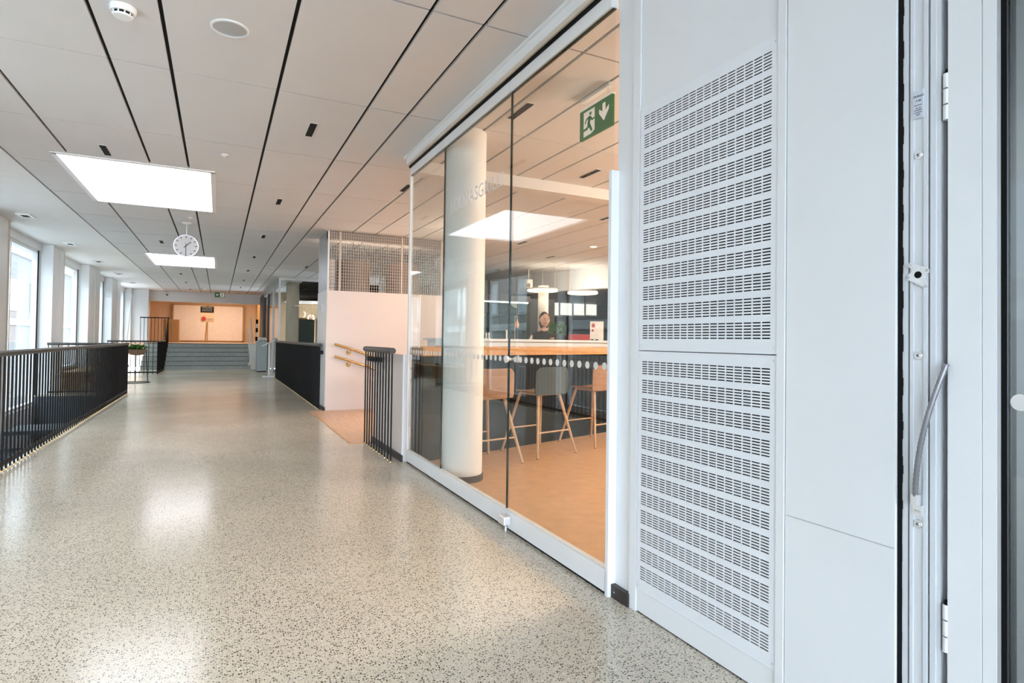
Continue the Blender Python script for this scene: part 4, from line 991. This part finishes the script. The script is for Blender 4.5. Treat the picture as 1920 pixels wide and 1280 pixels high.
struct(MB().lathe([(.20, 0), (.20, CEIL)], (2.15, 20.4, 0), 28).build('wall_column', 'beige', None, True), 'beige column inside the glazed office')
struct(MB().box(1.64, 9, 24.9, 25.1, 0, CEIL).build('wall_office_back', 'plywood'), 'wood panelled back wall of the office'); struct(MB().box(6.5, 6.7, 18.8, 25, 0, CEIL).build('wall_office_side', 'plywood'), 'wood panelled side wall of the office')
struct(MB().box(2.4, 6.5, 20.6, 20.8, 2.45, 2.80).build('wall_office_bulkhead', 'dark'), 'dark bulkhead inside the office')
struct(MB().box(2.3, 6.5, 20.8, 24.9, 2.60, 2.64).build('ceiling', 'tile'), 'office ceiling')
for k, (x, y, w_) in enumerate(((4.0, 21.6, 'nearest and rightmost'), (3.55, 22.8, 'middle'), (3.35, 23.9, 'farthest'))):
    s_ = thing('office_lamp', '%s long bright ceiling lamp in the glazed office' % w_, 'ceiling lamp', (x, y, 2.55), 'office lamps'); MB().box(x-.6, x+.6, y-.07, y+.07, 2.56, 2.6).build('housing', 'metal_white', s_); MB().box(x-.58, x+.58, y-.06, y+.06, 2.55, 2.56).build('diffuser', 'lamp_white', s_)
gb = thing('green_board', 'dark green pinboard panel standing in the glazed office', 'board', (2.75, 21.5, 0)); MB().box(2.30, 3.0, 21.5, 21.54, .3, 1.85).build('panel', 'olive', gb); MB().box(2.28, 3.02, 21.49, 21.55, 1.85, 1.9).build('top_edge', 'ochre', gb)
for x in (2.4, 2.9): MB().box(x-.02, x+.02, 21.3, 21.7, 0, .3).build('foot', 'ochre', gb)
hk = thing('coat_rack', 'coat rack with hanging clothes inside the glazed office', 'coat rack', (3.25, 21.6, 0)); MB().box(3.06, 3.5, 21.6, 21.63, .2, 1.9).build('panel', 'beige', hk); MB().cyl((3.08, 21.5, 1.75), (3.5, 21.5, 1.75), .012).build('rod', 'steel', hk); MB().box(3.08, 3.48, 21.42, 21.6, 1.80, 1.815).build('shelf', 'dark2', hk)
for x in (3.17, 3.27): MB().hexa([(x-.03, 21.46, 1.18), (x+.03, 21.46, 1.18), (x+.03, 21.54, 1.18), (x-.03, 21.54, 1.18), (x-.008, 21.49, 1.74), (x+.008, 21.49, 1.74), (x+.008, 21.51, 1.74), (x-.008, 21.51, 1.74)]).build('garment', 'paper', hk)
ct_ = thing('knitted_hat', 'pale hat lying on the coat rack shelf', 'hat', (3.3, 21.5, 1.815)); MB().lathe([(.11, 0), (.105, .05), (.06, .10), (.005, .115)], (3.3, 21.5, 1.815), 20).build('crown', 'paper', ct_, True); MB().lathe([(.13, 0), (.13, .012)], (3.3, 21.5, 1.8155), 20).build('brim', 'paper', ct_)
# info stand, bins, boards
inf = thing('info_stand', 'slim white floor stand with a slanted reading plate', 'stand', (1.40, 19.5, 0))
MB().box(1.375, 1.435, 19.48, 19.54, .0, 1.0).build('post', 'metal_white', inf); MB().box(1.22, 1.55, 19.35, 19.65, 0, .015).build('base_plate', 'metal_grey', inf)
MB().hexa([(1.20, 19.38, .92), (1.56, 19.38, 1.12), (1.56, 19.64, 1.12), (1.20, 19.64, .92), (1.20, 19.38, .945), (1.56, 19.38, 1.145), (1.56, 19.64, 1.145), (1.20, 19.64, .945)]).build('reading_plate', 'metal_white', inf)
gbx = thing('recycling_bin', 'blue grey square recycling bin with crumpled paper on top', 'bin', (1.44, 22.4, 0)); MB().box(1.20, 1.53, 22.15, 22.75, .03, 1.02).build('body', 'grey_box', gbx); MB().box(1.22, 1.51, 22.17, 22.73, 0, .03).build('plinth', 'dark', gbx); MB().box(1.195, 1.535, 22.145, 22.755, 1.02, 1.06).build('lid', 'grey_box', gbx)
pap = thing('crumpled_paper', 'heap of crumpled white paper lying on the recycling bin', 'paper', (1.45, 22.4, 1.06))
for q in range(7):
    c = Vector((1.27+.035*q, 22.3+.07*(q % 3), 1.118+.03*(q % 2))); mb = MB(); mb.lathe([(.01, -.045), (.04, -.025), (.05, .005), (.035, .035), (.008, .05)], c, 9)
    mb.v = [tuple(Vector(v)+Vector((random.uniform(-.012, .012) for _ in range(3)))) for v in mb.v]; mb.build('sheet', 'paper', pap)
crt = thing('white_crate', 'tapered white bin with a crossed white slat, full of rolled posters', 'bin', (1.18, 23.2, 0))
MB().hexa([(1.06, 22.95, .05), (1.30, 22.95, .05), (1.30, 23.35, .05), (1.06, 23.35, .05), (.96, 22.9, .95), (1.28, 22.9, .95), (1.28, 23.4, .95), (.96, 23.4, .95)]).build('body', 'paper', crt); MB().box(1.1, 1.28, 22.98, 23.3, 0, .05).build('castor_base', 'grey_box', crt)
MB().hexa([(.95, 22.86, .2), (1.0, 22.86, .2), (1.0, 22.885, .2), (.95, 22.885, .2), (1.24, 22.86, .98), (1.29, 22.86, .98), (1.29, 22.885, .98), (1.24, 22.885, .98)]).build('cross_slat', 'metal_white', crt)
for q, (x, y, h, tx, mt, lb_) in enumerate(((1.04, 23.05, 1.55, -.10, 'paper', 'short pale rolled poster at the left of the white bin'), (1.12, 23.1, 1.9, -.09, 'canvas', 'long pale rolled poster leaning left out of the white bin'), (1.22, 23.15, 1.85, .02, 'paper', 'black and white striped tube standing in the white bin'))):
    r_ = thing('rolled_poster', lb_, 'poster roll', (x, y, .9), 'rolled posters'); a = Vector((x, y, .6)); b = Vector((x+tx, y, h))
    if q < 2: MB().cyl(a, b, .025, seg=12).build('roll', mt, r_, True)
    else:
        for s_ in range(8): MB().cyl(a.lerp(b, s_/8), a.lerp(b, (s_+1)/8), .04 if s_ % 2 else .036, seg=12).build('band', 'paper' if s_ % 2 == 0 else 'black', r_, True)
# plant stand
px_, py_ = -1.86, 17.7
ps_ = thing('plant_stand', 'low clay bowl of green plants on a thin black wire stand', 'planter', (px_, py_, 0))
MB().torus((px_, py_, .012), .30, .010).build('base_ring', 'rail', ps_, True)
for q in range(3):
    a = q*2.094-.35; MB().cyl((px_+.28*math.cos(a), py_+.28*math.sin(a), .01), (px_+.22*math.cos(a), py_+.22*math.sin(a), .84), .010, seg=8).build('leg', 'rail', ps_)
MB().lathe([(.05, .70), (.14, .72), (.24, .82), (.25, .85), (.23, .85), (.20, .80)], (px_, py_, 0), 28).build('bowl', 'terracotta', ps_, True)
leaves(ps_, (px_, py_, .84), .22, 140, .07, L_=.13)
# low bench under the windows
bn = thing('window_bench', 'long low wooden bench under the far left windows', 'bench', (-2.8, 18, 0)); MB().box(-3.0, -2.62, 15.6, 21.2, .34, .40).build('seat', 'ochre', bn)
for y in (15.8, 17.5, 19.3, 21.0): MB().box(-2.95, -2.66, y-.03, y+.03, 0, .34).build('support', 'ochre', bn)
# leaning white pole at the far windows
lp = thing('leaning_pole', 'thin white pole leaning against the far window pier', 'pole', (-2.75, 23.5, 0)); MB().cyl((-2.9, 24.0, .0), (-2.78, 24.6, 2.6), .018, seg=8).build('shaft', 'metal_white', lp); MB().cyl((-2.78, 24.6, 2.6), (-2.776, 24.62, 2.68), .02, seg=8).build('hook', 'steel', lp)
